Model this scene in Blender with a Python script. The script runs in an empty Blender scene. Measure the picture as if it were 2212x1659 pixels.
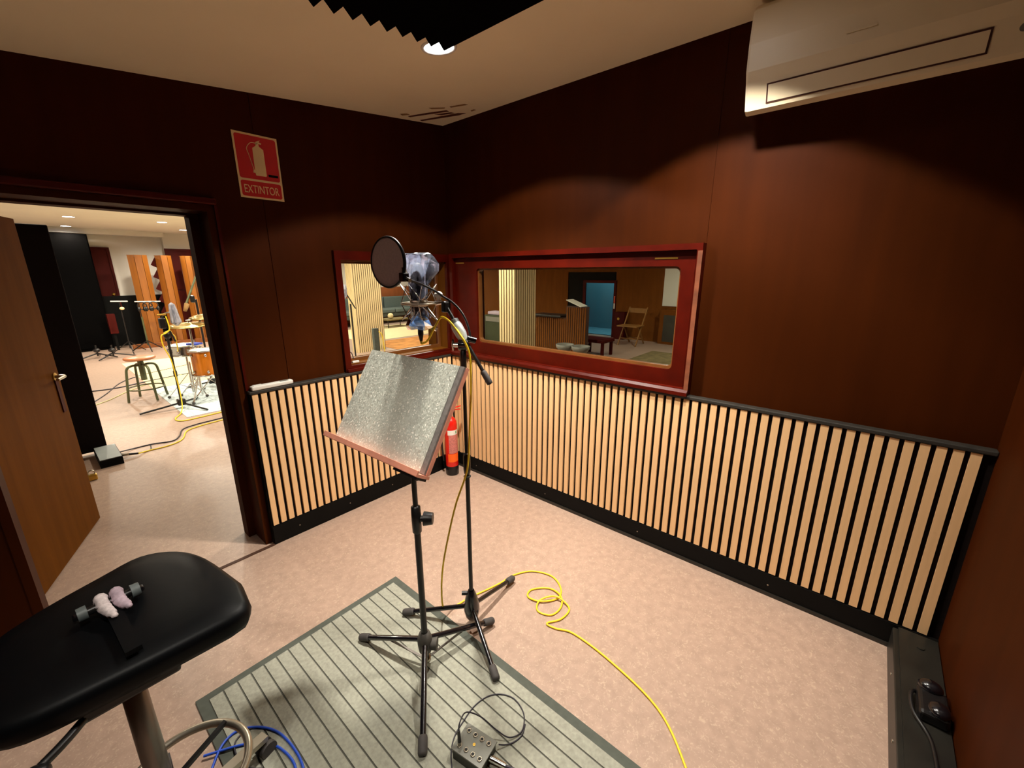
import bpy, bmesh, math, random
from mathutils import Vector, Matrix
random.seed(7)
C = bpy.context.scene.collection
SC = bpy.context.scene
R = math.radians

# ------------------------------------------------------------------ camera
cam_d = bpy.data.cameras.new('camera'); cam = bpy.data.objects.new('camera', cam_d); C.objects.link(cam)
cam_d.sensor_fit = 'HORIZONTAL'; cam_d.sensor_width = 36.0
cam_d.lens = 36.0 * 902.13 / 2212.0
cam_d.clip_start = 0.02
YAW, PITCH, ROLL = .7089, .2613, -.0028
fwd = Vector((math.cos(YAW)*math.cos(PITCH), math.sin(YAW)*math.cos(PITCH), -math.sin(PITCH)))
rgt = Vector((math.sin(YAW), -math.cos(YAW), 0)); up = rgt.cross(fwd)
rr = rgt*math.cos(ROLL) + up*math.sin(ROLL); uu = -rgt*math.sin(ROLL) + up*math.cos(ROLL)
cam.matrix_world = Matrix(((rr.x, uu.x, -fwd.x, -2.2489), (rr.y, uu.y, -fwd.y, -2.5785), (rr.z, uu.z, -fwd.z, 1.6), (0, 0, 0, 1)))
SC.camera = cam

# ------------------------------------------------------------------ world and exposure
w = bpy.data.worlds.new('world'); SC.world = w; w.use_nodes = True
w.node_tree.nodes['Background'].inputs[0].default_value = (0.02, 0.015, 0.01, 1)
w.node_tree.nodes['Background'].inputs[1].default_value = 0.02
vs = SC.view_settings
vs.view_transform = 'Standard'; vs.look = 'None'; vs.exposure = 0.16; vs.gamma = 1.0; vs.use_curve_mapping = False
cy = SC.cycles
cy.use_denoising = True; cy.max_bounces = 6; cy.diffuse_bounces = 3; cy.glossy_bounces = 2
cy.use_adaptive_sampling = True; cy.adaptive_threshold = .05; cy.adaptive_min_samples = 12
cy.transmission_bounces = 4; cy.transparent_max_bounces = 12
cy.sample_clamp_indirect = 4.0; cy.caustics_reflective = False; cy.caustics_refractive = False

# lamp strengths (the lamps themselves are built in downlight())
BOOTH_BEAM, BOOTH_SPILL = 240.0, 62.0
LIVE_BEAM = 165.0
LAMP_COL = (1.0, .93, .82)
LIVE_COL = (1.0, .93, .77)

# ------------------------------------------------------------------ materials
def srgb(r, g, b):
    f = lambda c: (c/255/12.92) if c/255 <= .04045 else ((c/255+.055)/1.055)**2.4
    return (f(r), f(g), f(b), 1)
def scale(c, k): return (min(c[0]*k, 1), min(c[1]*k, 1), min(c[2]*k, 1), 1)
MATS = {}
def mat(name, col, rough=.5, metal=0.0, var=.12, nscale=(8, 8, 8), detail=4, bump=0.0, coat=0.0, spec=.5, col2=None, alpha=None):
    """principled material with procedural colour grain in object space"""
    m = bpy.data.materials.new(name); m.use_nodes = True
    nt = m.node_tree; b = nt.nodes['Principled BSDF']
    b.inputs['Roughness'].default_value = rough; b.inputs['Metallic'].default_value = metal
    b.inputs['Coat Weight'].default_value = coat; b.inputs['Specular IOR Level'].default_value = spec
    tc = nt.nodes.new('ShaderNodeTexCoord'); mp = nt.nodes.new('ShaderNodeMapping'); mp.inputs['Scale'].default_value = nscale
    nz = nt.nodes.new('ShaderNodeTexNoise'); nz.inputs['Scale'].default_value = 1.0; nz.inputs['Detail'].default_value = detail
    nt.links.new(tc.outputs['Object'], mp.inputs['Vector']); nt.links.new(mp.outputs['Vector'], nz.inputs['Vector'])
    rp = nt.nodes.new('ShaderNodeValToRGB')
    rp.color_ramp.elements[0].position = .3; rp.color_ramp.elements[1].position = .7
    rp.color_ramp.elements[0].color = scale(col, 1-var); rp.color_ramp.elements[1].color = col2 if col2 else scale(col, 1+var)
    nt.links.new(nz.outputs['Fac'], rp.inputs['Fac']); nt.links.new(rp.outputs['Color'], b.inputs['Base Color'])
    if bump:
        bp = nt.nodes.new('ShaderNodeBump'); bp.inputs['Strength'].default_value = bump; bp.inputs['Distance'].default_value = .004
        nt.links.new(nz.outputs['Fac'], bp.inputs['Height']); nt.links.new(bp.outputs['Normal'], b.inputs['Normal'])
    MATS[name] = m
    return m
def emit(name, col, strength):
    m = bpy.data.materials.new(name); m.use_nodes = True; nt = m.node_tree; nt.nodes.clear()
    e = nt.nodes.new('ShaderNodeEmission'); o = nt.nodes.new('ShaderNodeOutputMaterial')
    e.inputs[0].default_value = col; e.inputs[1].default_value = strength; nt.links.new(e.outputs[0], o.inputs[0])
    MATS[name] = m
def film(name, tint, gloss, dens, tintmix=.35, rough=.12):
    """clear or tinted thin sheet: see-through, coloured body, surface shine"""
    m = bpy.data.materials.new(name); m.use_nodes = True; nt = m.node_tree; nt.nodes.clear()
    o = nt.nodes.new('ShaderNodeOutputMaterial'); t = nt.nodes.new('ShaderNodeBsdfTransparent'); d = nt.nodes.new('ShaderNodeBsdfDiffuse')
    g = nt.nodes.new('ShaderNodeBsdfGlossy'); g.inputs['Roughness'].default_value = rough
    nz = nt.nodes.new('ShaderNodeTexNoise'); nz.inputs['Scale'].default_value = 5
    rp = nt.nodes.new('ShaderNodeMapRange'); rp.inputs[1].default_value = .35; rp.inputs[2].default_value = .7
    rp.inputs[3].default_value = dens*.55; rp.inputs[4].default_value = dens
    nt.links.new(nz.outputs['Fac'], rp.inputs[0])
    fr = nt.nodes.new('ShaderNodeFresnel'); fr.inputs[0].default_value = gloss
    m1 = nt.nodes.new('ShaderNodeMixShader'); m2 = nt.nodes.new('ShaderNodeMixShader')
    t.inputs[0].default_value = (1-tintmix+tintmix*tint[0], 1-tintmix+tintmix*tint[1], 1-tintmix+tintmix*tint[2], 1)
    d.inputs[0].default_value = tint
    tl = nt.nodes.new('ShaderNodeBsdfTranslucent'); tl.inputs[0].default_value = tint; m0 = nt.nodes.new('ShaderNodeMixShader')
    nt.links.new(d.outputs[0], m0.inputs[1]); nt.links.new(tl.outputs[0], m0.inputs[2])
    nt.links.new(rp.outputs[0], m1.inputs[0]); nt.links.new(t.outputs[0], m1.inputs[1]); nt.links.new(m0.outputs[0], m1.inputs[2])
    nt.links.new(fr.outputs[0], m2.inputs[0]); nt.links.new(m1.outputs[0], m2.inputs[1]); nt.links.new(g.outputs[0], m2.inputs[2])
    nt.links.new(m2.outputs[0], o.inputs[0]); MATS[name] = m

mat('wall_wood', (.046, .0090, .0007, 1), .55, var=.12, nscale=(14, 14, 1.4), detail=6, spec=.06)
mat('door_wood', (.14, .046, .0045, 1), .6, var=.14, nscale=(16, 16, 1.2), detail=6, spec=.04)
mat('mahogany', (.066, .0034, .0006, 1), .38, var=.25, nscale=(7, 7, 7), detail=5, coat=.0, spec=.18)
mat('bead_wood', srgb(112, 66, 28), .4, var=.15, nscale=(20, 20, 20))
mat('lit_edge', srgb(124, 68, 42), .55, var=.35, nscale=(9, 9, 14))  # lamp light on the window casing, put into a paler colour
mat('black_paint', srgb(7, 6, 5), .65, spec=.15, var=.3, nscale=(30, 30, 30), bump=.1)
mat('black_felt', srgb(20, 13, 11), .95, var=.3, nscale=(60, 60, 60), spec=.1)
mat('rail_black', srgb(40, 36, 30), .6, var=.3, nscale=(24, 24, 24))
mat('oak', srgb(236, 192, 140), .55, var=.07, nscale=(40, 40, 3), detail=6, spec=.3)
mat('oak_pale', srgb(226, 200, 150), .6, var=.06, nscale=(40, 40, 3), detail=5, spec=.2)
mat('ceiling_white', srgb(250, 238, 208), .9, var=.03, nscale=(2, 2, 2), spec=.1)
mat('live_white', srgb(220, 214, 204), .9, var=.02, nscale=(2, 2, 2), spec=.1)
mat('flake_brown', srgb(96, 40, 14), .8, var=.3, nscale=(30, 30, 30))
mat('flake_tan', srgb(150, 112, 62), .8, var=.2, nscale=(30, 30, 30))
mat('foam', srgb(7, 6, 6), 1.0, var=.3, nscale=(80, 80, 80), spec=.05)
mat('ac_white', srgb(232, 216, 182), .45, var=.03, nscale=(3, 3, 3))
mat('ac_gap', srgb(70, 30, 16), .8, var=.1)
mat('sign_cream', srgb(240, 214, 160), .5, var=.04)
mat('sign_red', srgb(205, 14, 12), .5, var=.05)
mat('plastic_white', srgb(226, 222, 212), .4, var=.03)
mat('plastic_grey', srgb(120, 116, 106), .5, var=.05)
mat('red_paint', srgb(216, 26, 12), .3, var=.06, coat=.4)
mat('label_white', srgb(236, 232, 222), .6, var=.03)
mat('label_pink', srgb(200, 120, 110), .6, var=.25, nscale=(90, 90, 160))
mat('label_orange', srgb(255, 104, 20), .6, var=.05)
mat('label_green', srgb(90, 150, 90), .6, var=.05)
mat('brass', srgb(200, 160, 70), .35, metal=.8, var=.1)
mat('stand_black', srgb(20, 18, 18), .38, var=.2, nscale=(50, 50, 50))
mat('stand_gloss', srgb(16, 14, 18), .22, var=.1, coat=.5)
mat('rubber_grey', srgb(66, 62, 60), .75, var=.12, nscale=(60, 60, 60))
mat('dusty_black', srgb(70, 66, 60), .7, var=.3, nscale=(40, 40, 40))
mat('chrome', srgb(205, 205, 200), .18, metal=1.0, var=.05)
mat('steel_satin', srgb(176, 168, 152), .34, metal=.9, var=.08)
mat('steel_dark', srgb(120, 114, 108), .3, metal=.9, var=.1)
mat('copper_trim', srgb(226, 150, 124), .5, var=.1, nscale=(20, 20, 20))
mat('foil_edge', srgb(140, 134, 130), .5, metal=.3, var=.2, nscale=(60, 60, 60))
mat('yellow_cable', srgb(248, 214, 40), .45, var=.06)
mat('dark_cable', srgb(46, 42, 52), .5, var=.1)
mat('blue_cable', srgb(38, 84, 205), .45, var=.06)
mat('di_grey', srgb(112, 112, 102), .5, var=.08, nscale=(20, 20, 20))
mat('di_side', srgb(52, 52, 40), .55, var=.1)
mat('hole_black', srgb(6, 6, 8), .7, var=.1)
mat('chair_black', srgb(6, 7, 9), .45, var=.12, nscale=(30, 30, 30), bump=.05, spec=.12)
mat('knob_grey', srgb(92, 100, 100), .5, var=.1)
mat('cloth_lilac', srgb(178, 158, 170), .9, var=.25, nscale=(60, 60, 60), bump=.4)
mat('cloth_white', srgb(205, 192, 192), .9, var=.2, nscale=(90, 90, 90), bump=.4)
mat('ledge_black', srgb(32, 30, 25), .42, var=.3, nscale=(10, 10, 10))
mat('pop_mesh', srgb(200, 178, 180), .85, var=.08, nscale=(120, 120, 120), spec=.2)
mat('mic_body', srgb(56, 54, 62), .4, metal=.5, var=.15)
mat('tape_white', srgb(198, 206, 206), .5, var=.05)
mat('tape_grey', srgb(104, 108, 108), .5, var=.1)
mat('teal_wall', srgb(70, 122, 140), .7, var=.06, nscale=(3, 3, 3))
mat('pine', srgb(146, 86, 26), .4, var=.16, nscale=(22, 22, 1.6), detail=6, coat=.2)
mat('pine_edge', srgb(130, 72, 24), .5, var=.16, nscale=(22, 22, 1.6), detail=6)
mat('live_red', srgb(70, 12, 6), .55, var=.15, nscale=(12, 12, 2), spec=.12)
mat('live_brown', srgb(150, 84, 44), .55, var=.12, nscale=(10, 10, 2))
mat('dim_brown', srgb(116, 66, 20), .7, spec=.1, var=.12, nscale=(10, 10, 2))
mat('sofa_green', srgb(92, 104, 100), .9, var=.12, nscale=(40, 40, 40))
mat('sofa_dark', srgb(70, 74, 66), .9, var=.15, nscale=(40, 40, 40))
mat('stool_wood', srgb(196, 122, 76), .4, var=.1, nscale=(14, 14, 14))
mat('stool_green', srgb(92, 96, 64), .4, var=.1, metal=.2)
mat('drum_orange', srgb(214, 124, 26), .25, var=.16, nscale=(30, 30, 2), coat=.6)
mat('drum_head', srgb(232, 228, 214), .5, var=.04)
mat('cymbal', srgb(214, 190, 120), .28, metal=.9, var=.12, nscale=(30, 30, 30))
mat('rug_cream', srgb(232, 214, 166), .95, var=.05, nscale=(6, 6, 6))
mat('rug_orange', srgb(196, 132, 66), .95, var=.3, nscale=(5, 5, 5))
mat('rug_olive', srgb(120, 104, 66), .95, var=.3, nscale=(7, 7, 7))
mat('amp_green', srgb(56, 60, 34), .9, var=.1)
mat('guitar_body', srgb(150, 78, 30), .3, var=.2, coat=.5)
mat('chair_wood', srgb(150, 104, 50), .5, var=.1, nscale=(20, 20, 4))
mat('poster_white', srgb(230, 228, 214), .6, var=.02)
mat('screen_dark', srgb(60, 58, 48), .4, var=.2, nscale=(5, 5, 5))
mat('grey_box', srgb(150, 156, 154), .5, var=.06)
mat('duct_tag', srgb(214, 206, 150), .6, var=.05)
mat('blue_cloth', srgb(70, 90, 205), .8, var=.1)
mat('red_tag', srgb(210, 80, 50), .5, var=.1)
mat('strip_dark', srgb(70, 42, 26), .7, var=.15, nscale=(40, 40, 40))
emit('lamp_lens', (1, .96, 1.0, 1), 14.0)
film('window_glass', (.92, .96, .93, 1), 1.12, .0, tintmix=.5, rough=.02)
film('bag_clear', srgb(205, 220, 255), 1.7, .38, tintmix=.25, rough=.2)
film('bag_blue', srgb(130, 185, 255), 1.55, .85, tintmix=.4)
film('bag_small', srgb(225, 228, 245), 1.5, .8, tintmix=.1)

# floor: mottled linoleum
def floor_mat():
    m = mat('linoleum', srgb(173, 146, 129), .42, var=.10, nscale=(26, 26, 26), detail=8, spec=.35)
    nt = m.node_tree; b = nt.nodes['Principled BSDF']
    base = b.inputs['Base Color'].links[0].from_socket
    tc = nt.nodes['Texture Coordinate']
    n2 = nt.nodes.new('ShaderNodeTexNoise'); n2.inputs['Scale'].default_value = 60; n2.inputs['Detail'].default_value = 3
    n2.inputs['Distortion'].default_value = 2.0
    nt.links.new(tc.outputs['Object'], n2.inputs['Vector'])
    rp = nt.nodes.new('ShaderNodeValToRGB'); rp.color_ramp.elements[0].position = .55; rp.color_ramp.elements[1].position = .68
    rp.color_ramp.elements[0].color = (0, 0, 0, 1); rp.color_ramp.elements[1].color = (.5, .5, .5, 1)
    nt.links.new(n2.outputs['Fac'], rp.inputs['Fac'])
    mx = nt.nodes.new('ShaderNodeMix'); mx.data_type = 'RGBA'
    nt.links.new(rp.outputs['Color'], mx.inputs['Factor']); nt.links.new(base, mx.inputs['A'])
    mx.inputs['B'].default_value = srgb(206, 182, 158)
    nt.links.new(mx.outputs['Result'], b.inputs['Base Color'])
floor_mat()
# glitter board: silver with bright flakes
def glitter_mat():
    m = mat('glitter', srgb(206, 210, 198), .42, metal=.1, var=.08, nscale=(12, 12, 12))
    nt = m.node_tree; b = nt.nodes['Principled BSDF']; base = b.inputs['Base Color'].links[0].from_socket
    tc = nt.nodes['Texture Coordinate']
    v = nt.nodes.new('ShaderNodeTexVoronoi'); v.inputs['Scale'].default_value = 230
    nt.links.new(tc.outputs['Object'], v.inputs['Vector'])
    sp = nt.nodes.new('ShaderNodeSeparateColor'); nt.links.new(v.outputs['Color'], sp.inputs[0])
    rp = nt.nodes.new('ShaderNodeValToRGB'); e = rp.color_ramp.elements
    e[0].position = .90; e[0].color = (0, 0, 0, 1); e[1].position = .97; e[1].color = (1, 1, 1, 1)
    nt.links.new(sp.outputs[0], rp.inputs[0])
    mx = nt.nodes.new('ShaderNodeMix'); mx.data_type = 'RGBA'
    nt.links.new(rp.outputs[0], mx.inputs['Factor']); nt.links.new(base, mx.inputs['A']); mx.inputs['B'].default_value = (1, .98, .88, 1)
    nt.links.new(mx.outputs['Result'], b.inputs['Base Color'])
    r2 = nt.nodes.new('ShaderNodeMapRange'); r2.inputs[3].default_value = .38; r2.inputs[4].default_value = .6
    nt.links.new(sp.outputs[1], r2.inputs[0]); nt.links.new(r2.outputs[0], b.inputs['Roughness'])
    # facets of the flakes
    sub = nt.nodes.new('ShaderNodeVectorMath'); sub.operation = 'SUBTRACT'; sub.inputs[1].default_value = (.5, .5, .5)
    nt.links.new(v.outputs['Color'], sub.inputs[0])
    sc_ = nt.nodes.new('ShaderNodeVectorMath'); sc_.operation = 'SCALE'; sc_.inputs['Scale'].default_value = .16
    nt.links.new(sub.outputs[0], sc_.inputs[0])
    g = nt.nodes.new('ShaderNodeNewGeometry'); ad = nt.nodes.new('ShaderNodeVectorMath'); ad.operation = 'ADD'
    nt.links.new(g.outputs['Normal'], ad.inputs[0]); nt.links.new(sc_.outputs[0], ad.inputs[1])
    nm = nt.nodes.new('ShaderNodeVectorMath'); nm.operation = 'NORMALIZE'; nt.links.new(ad.outputs[0], nm.inputs[0])
    nt.links.new(nm.outputs[0], b.inputs['Normal'])
glitter_mat()
mat('mat_grey', srgb(158, 158, 144), .95, var=.14, nscale=(70, 70, 70), detail=8, bump=.5, spec=.1)
mat('mat_groove', srgb(92, 92, 84), .95, var=.1, spec=.1)
mat('mat_border', srgb(84, 88, 80), .8, var=.1, nscale=(30, 30, 30), spec=.2)
# printed drum rug
def rug_mat():
    m = mat('rug_print', srgb(214, 226, 226), .95, var=.03, nscale=(4, 4, 4))
    nt = m.node_tree; b = nt.nodes['Principled BSDF']; base = b.inputs['Base Color'].links[0].from_socket
    tc = nt.nodes['Texture Coordinate']; mp = nt.nodes.new('ShaderNodeMapping'); mp.inputs['Scale'].default_value = (14, 3, 1)
    n = nt.nodes.new('ShaderNodeTexNoise'); n.inputs['Scale'].default_value = 2.2; n.inputs['Detail'].default_value = 2
    nt.links.new(tc.outputs['Object'], mp.inputs[0]); nt.links.new(mp.outputs[0], n.inputs['Vector'])
    rp = nt.nodes.new('ShaderNodeValToRGB'); rp.color_ramp.elements[0].position = .52; rp.color_ramp.elements[1].position = .6
    rp.color_ramp.elements[0].color = (0, 0, 0, 1); rp.color_ramp.elements[1].color = (.55, .55, .55, 1)
    nt.links.new(n.outputs[0], rp.inputs[0]); mx = nt.nodes.new('ShaderNodeMix'); mx.data_type = 'RGBA'
    nt.links.new(rp.outputs[0], mx.inputs['Factor']); nt.links.new(base, mx.inputs['A']); mx.inputs['B'].default_value = srgb(150, 165, 172)
    nt.links.new(mx.outputs['Result'], b.inputs['Base Color'])
rug_mat()

# ------------------------------------------------------------------ mesh builder
V = Vector
def frame(d):
    d = V(d).normalized(); a = V((0, 0, 1)) if abs(d.z) < .9 else V((1, 0, 0))
    u = a.cross(d).normalized(); return u, d.cross(u)
def spline(pts, n=8, closed=False):
    P = [V(p) for p in pts]; out = []; L = len(P)
    rng = L if closed else L-1
    for i in range(rng):
        g = (lambda k: P[k % L]) if closed else (lambda k: P[max(0, min(L-1, k))])
        a, b, c, d = g(i-1), g(i), g(i+1), g(i+2)
        for j in range(n):
            t = j/n
            out.append(.5*((2*b)+(c-a)*t+(2*a-5*b+4*c-d)*t*t+(3*b-a-3*c+d)*t**3))
    if not closed: out.append(P[-1])
    return out
ROOT = {}
class MB:
    def __init__(s): s.v = []; s.f = []; s.sm = []
    def add(s, vs_, fs, smooth=False):
        o = len(s.v); s.v += [V(p) for p in vs_]
        for f in fs: s.f.append([i+o for i in f]); s.sm.append(smooth)
        return s
    def box(s, a, b):
        x0, y0, z0 = [min(a[i], b[i]) for i in range(3)]; x1, y1, z1 = [max(a[i], b[i]) for i in range(3)]
        return s.add([(x0, y0, z0), (x1, y0, z0), (x1, y1, z0), (x0, y1, z0), (x0, y0, z1), (x1, y0, z1), (x1, y1, z1), (x0, y1, z1)],
                     [(0, 3, 2, 1), (4, 5, 6, 7), (0, 1, 5, 4), (1, 2, 6, 5), (2, 3, 7, 6), (3, 0, 4, 7)])
    def obox(s, c, u, v, w_, hx, hy, hz):
        c = V(c); u, v, w_ = V(u).normalized()*hx, V(v).normalized()*hy, V(w_).normalized()*hz
        P = [c+u*a+v*b+w_*d for d in (-1, 1) for a, b in ((-1, -1), (1, -1), (1, 1), (-1, 1))]
        return s.add(P, [(0, 3, 2, 1), (4, 5, 6, 7), (0, 1, 5, 4), (1, 2, 6, 5), (2, 3, 7, 6), (3, 0, 4, 7)])
    def bar(s, p0, p1, wd, ht, upv=(0, 0, 1)):
        p0, p1 = V(p0), V(p1); d = p1-p0; u = V(upv).cross(d)
        if u.length < 1e-6: u = V((1, 0, 0)).cross(d)
        u.normalize(); n = d.normalized().cross(u)
        return s.obox((p0+p1)/2, d, u, n, d.length/2, wd/2, ht/2)
    def rbox(s, a, b, bev=.005, seg=2, rotz=0, pivot=None):
        bm = bmesh.new(); bmesh.ops.create_cube(bm, size=1)
        a, b = V(a), V(b); c = (a+b)/2; d = b-a
        for v_ in bm.verts: v_.co = V((v_.co.x*abs(d.x), v_.co.y*abs(d.y), v_.co.z*abs(d.z)))
        bmesh.ops.bevel(bm, geom=list(bm.edges), offset=bev, segments=seg, profile=.5, affect='EDGES')
        M = Matrix.Rotation(rotz, 3, 'Z'); pv = V(pivot) if pivot else c
        bm.verts.index_update()
        vs_ = [M @ (v_.co+c-pv)+pv for v_ in bm.verts]; fs = [[v_.index for v_ in f.verts] for f in bm.faces]
        bm.free(); return s.add(vs_, fs, False)
    def cyl(s, p0, p1, r0, r1=None, n=16, caps=True, smooth=True):
        r1 = r0 if r1 is None else r1; p0, p1 = V(p0), V(p1); u, w_ = frame(p1-p0)
        A = [p0+(u*math.cos(2*math.pi*i/n)+w_*math.sin(2*math.pi*i/n))*r0 for i in range(n)]
        B = [p1+(u*math.cos(2*math.pi*i/n)+w_*math.sin(2*math.pi*i/n))*r1 for i in range(n)]
        s.add(A+B, [(i, (i+1) % n, n+(i+1) % n, n+i) for i in range(n)], smooth)
        if caps: s.add(A, [list(range(n))[::-1]]); s.add(B, [list(range(n))])
        return s
    def tube(s, pts, r, n=8, closed=False, caps=True):
        P = [V(p) for p in pts]; L = len(P); rings = []; u = None
        rad = r if isinstance(r, (list, tuple)) else [r]*L
        for i in range(L):
            if closed: d = P[(i+1) % L]-P[i-1]
            else: d = P[min(i+1, L-1)]-P[max(i-1, 0)]
            if d.length < 1e-9: d = V((0, 0, 1))
            d.normalize()
            if u is None: u, w_ = frame(d)
            else:
                u = (u-d*u.dot(d))
                u = u.normalized() if u.length > 1e-6 else frame(d)[0]
                w_ = d.cross(u)
            rings.append([P[i]+(u*math.cos(2*math.pi*k/n)+w_*math.sin(2*math.pi*k/n))*rad[i] for k in range(n)])
        fs = []
        for i in range(L if closed else L-1):
            j = (i+1) % L
            for k in range(n): fs.append((i*n+k, i*n+(k+1) % n, j*n+(k+1) % n, j*n+k))
        s.add([p for rg in rings for p in rg], fs, True)
        if caps and not closed: s.add(rings[0], [list(range(n))[::-1]]); s.add(rings[-1], [list(range(n))])
        return s
    def lathe(s, prof, o=(0, 0, 0), ax=(0, 0, 1), n=24, smooth=True, arc=None, start=0):
        o = V(o); ax = V(ax).normalized(); u, w_ = frame(ax); full = arc is None; arc = arc or 2*math.pi
        m = n if full else n+1; P = []
        for (r, z) in prof:
            for k in range(m):
                a = start+arc*k/n; P.append(o+ax*z+(u*math.cos(a)+w_*math.sin(a))*max(r, 1e-5))
        fs = []
        for i in range(len(prof)-1):
            for k in range(n):
                k2 = (k+1) % m
                fs.append((i*m+k, i*m+k2, (i+1)*m+k2, (i+1)*m+k))
        return s.add(P, fs, smooth)
    def ball(s, c, r, n=14):
        rx, ry, rz = (r, r, r) if not isinstance(r, (tuple, list)) else r
        c = V(c); P = []; m = n//2
        for i in range(m+1):
            t = math.pi*i/m
            for k in range(n): P.append(c+V((rx*math.sin(t)*math.cos(2*math.pi*k/n), ry*math.sin(t)*math.sin(2*math.pi*k/n), rz*math.cos(t))))
        return s.add(P, [(i*n+k, (i+1)*n+k, (i+1)*n+(k+1) % n, i*n+(k+1) % n) for i in range(m) for k in range(n)], True)
    def torus(s, c, nrm, Rr, r, n=32, m=8):
        c = V(c); u, w_ = frame(nrm)
        return s.tube([c+(u*math.cos(2*math.pi*i/n)+w_*math.sin(2*math.pi*i/n))*Rr for i in range(n)], r, m, closed=True)
    def prism(s, poly, o, u, v, d):
        """polygon given in (u, v) from o, pushed along d"""
        o, u, v, d = V(o), V(u), V(v), V(d); n = len(poly)
        A = [o+u*p[0]+v*p[1] for p in poly]; B = [p+d for p in A]
        s.add(A, [list(range(n))]); s.add(B, [list(range(n))[::-1]])
        s.add(A+B, [(i, n+i, n+(i+1) % n, (i+1) % n) for i in range(n)])
        return s
    def build(s, name, m, parent=None, recalc=True):
        me = bpy.data.meshes.new(name)
        off = ROOT.get(parent.name, V((0, 0, 0))) if parent else V((0, 0, 0))
        me.from_pydata([tuple(p-off) for p in s.v], [], s.f)
        for p, q in zip(me.polygons, s.sm): p.use_smooth = q
        if recalc:
            bm = bmesh.new(); bm.from_mesh(me); bmesh.ops.recalc_face_normals(bm, faces=bm.faces); bm.to_mesh(me); bm.free()
        me.materials.append(MATS[m])
        o = bpy.data.objects.new(name, me); C.objects.link(o)
        if parent: o.parent = parent; ROOT[o.name] = off.copy()
        return o
def thing(name, label, cat, loc=(0, 0, 0), group=None, kind=None):
    o = bpy.data.objects.new(name, None); C.objects.link(o); o.location = loc; o.empty_display_size = .1
    ROOT[o.name] = V(loc)
    if kind: o['kind'] = kind
    if label: o['label'] = label
    if cat: o['category'] = cat
    if group: o['group'] = group
    return o
def tag(o, label, cat, group=None):
    o['label'] = label; o['category'] = cat
    if group: o['group'] = group
    return o
def struct(o, label=None):
    o['kind'] = 'structure'
    if label: o['label'] = label
    return o
def copy_tree(o, parent=None):
    c = o.copy(); C.objects.link(c); c.parent = parent
    for ch in list(o.children): copy_tree(ch, c)
    return c
def rects_minus(u0, u1, v0, v1, holes):
    us = sorted({u0, u1, *[min(max(h[i], u0), u1) for h in holes for i in (0, 1)]}); vv = sorted({v0, v1, *[min(max(h[i], v0), v1) for h in holes for i in (2, 3)]})
    out = []
    for a, b in zip(us, us[1:]):
        for c, d in zip(vv, vv[1:]):
            mu, mv = (a+b)/2, (c+d)/2
            if not any(h[0] < mu < h[1] and h[2] < mv < h[3] for h in holes): out.append((a, b, c, d))
    return out
def rrect(w_, h, r, n=4, cx=0, cy=0):
    P = []
    for (sx, sy, a0) in ((1, 1, 0), (-1, 1, 90), (-1, -1, 180), (1, -1, 270)):
        for i in range(n+1):
            a = R(a0+90*i/n); P.append((cx+sx*(w_/2-r)+r*math.cos(a), cy+sy*(h/2-r)+r*math.sin(a)))
    return P
def text_mesh(body, size, name, m, parent, o, u, v, width=None, depth=.0006):
    cu = bpy.data.curves.new('t', 'FONT'); cu.body = body; cu.size = size; cu.extrude = depth; cu.align_x = 'LEFT'
    ob = bpy.data.objects.new('t', cu); C.objects.link(ob)
    me = bpy.data.meshes.new_from_object(ob.evaluated_get(bpy.context.evaluated_depsgraph_get()))
    bpy.data.objects.remove(ob)
    xs = [q.co.x for q in me.vertices]; x0, x1 = min(xs), max(xs); k = width/(x1-x0) if width else 1
    u, v = V(u), V(v); nrm = u.cross(v); off = ROOT.get(parent.name, V((0, 0, 0)))
    for q in me.vertices: q.co = V(o)+u*((q.co.x-x0)*k)+v*q.co.y+nrm*q.co.z-off
    me.materials.clear(); me.materials.append(MATS[m])
    t = bpy.data.objects.new(name, me); C.objects.link(t); t.parent = parent; ROOT[t.name] = off.copy()
    return t

# ================================================================== THE BOOTH AND THE ROOMS AROUND IT
TW = .24                                     # wall thickness
ceil_z = lambda x: 2.62+.11*x                # booth ceiling slopes down to the left
LZ = 2.5                                     # live room ceiling
floor = struct(MB().box((-4, -3.6, -.1), (7.7, 10.7, 0)).build('floor', 'linoleum'), 'mottled beige linoleum floor')

DOOR = (-2.44, -1.52, 0, 1.90)
WINA = (-.90, -.03, 1.0, 1.685)
WINB = (-1.87, -.10, .985, 1.705)
# left wall (the one with the door): carcass and veneer panels
m = MB()
for a, b, c, d in rects_minus(-3.3, TW, 0, 2.75, [DOOR, WINA]): m.box((a, .004, c), (b, TW, d))
wl = struct(m.build('wall_left', 'wall_wood'), 'dark wood panelled wall with the open door and a small window')
for a, b in ((-3.3, -1.285), (-1.282, 0)):
    m = MB()
    for r in rects_minus(a, b, 0, 2.68, [DOOR, WINA]): m.box((r[0], 0, r[2]), (r[1], .005, r[3]))
    m.build('panel', 'wall_wood', wl)
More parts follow.
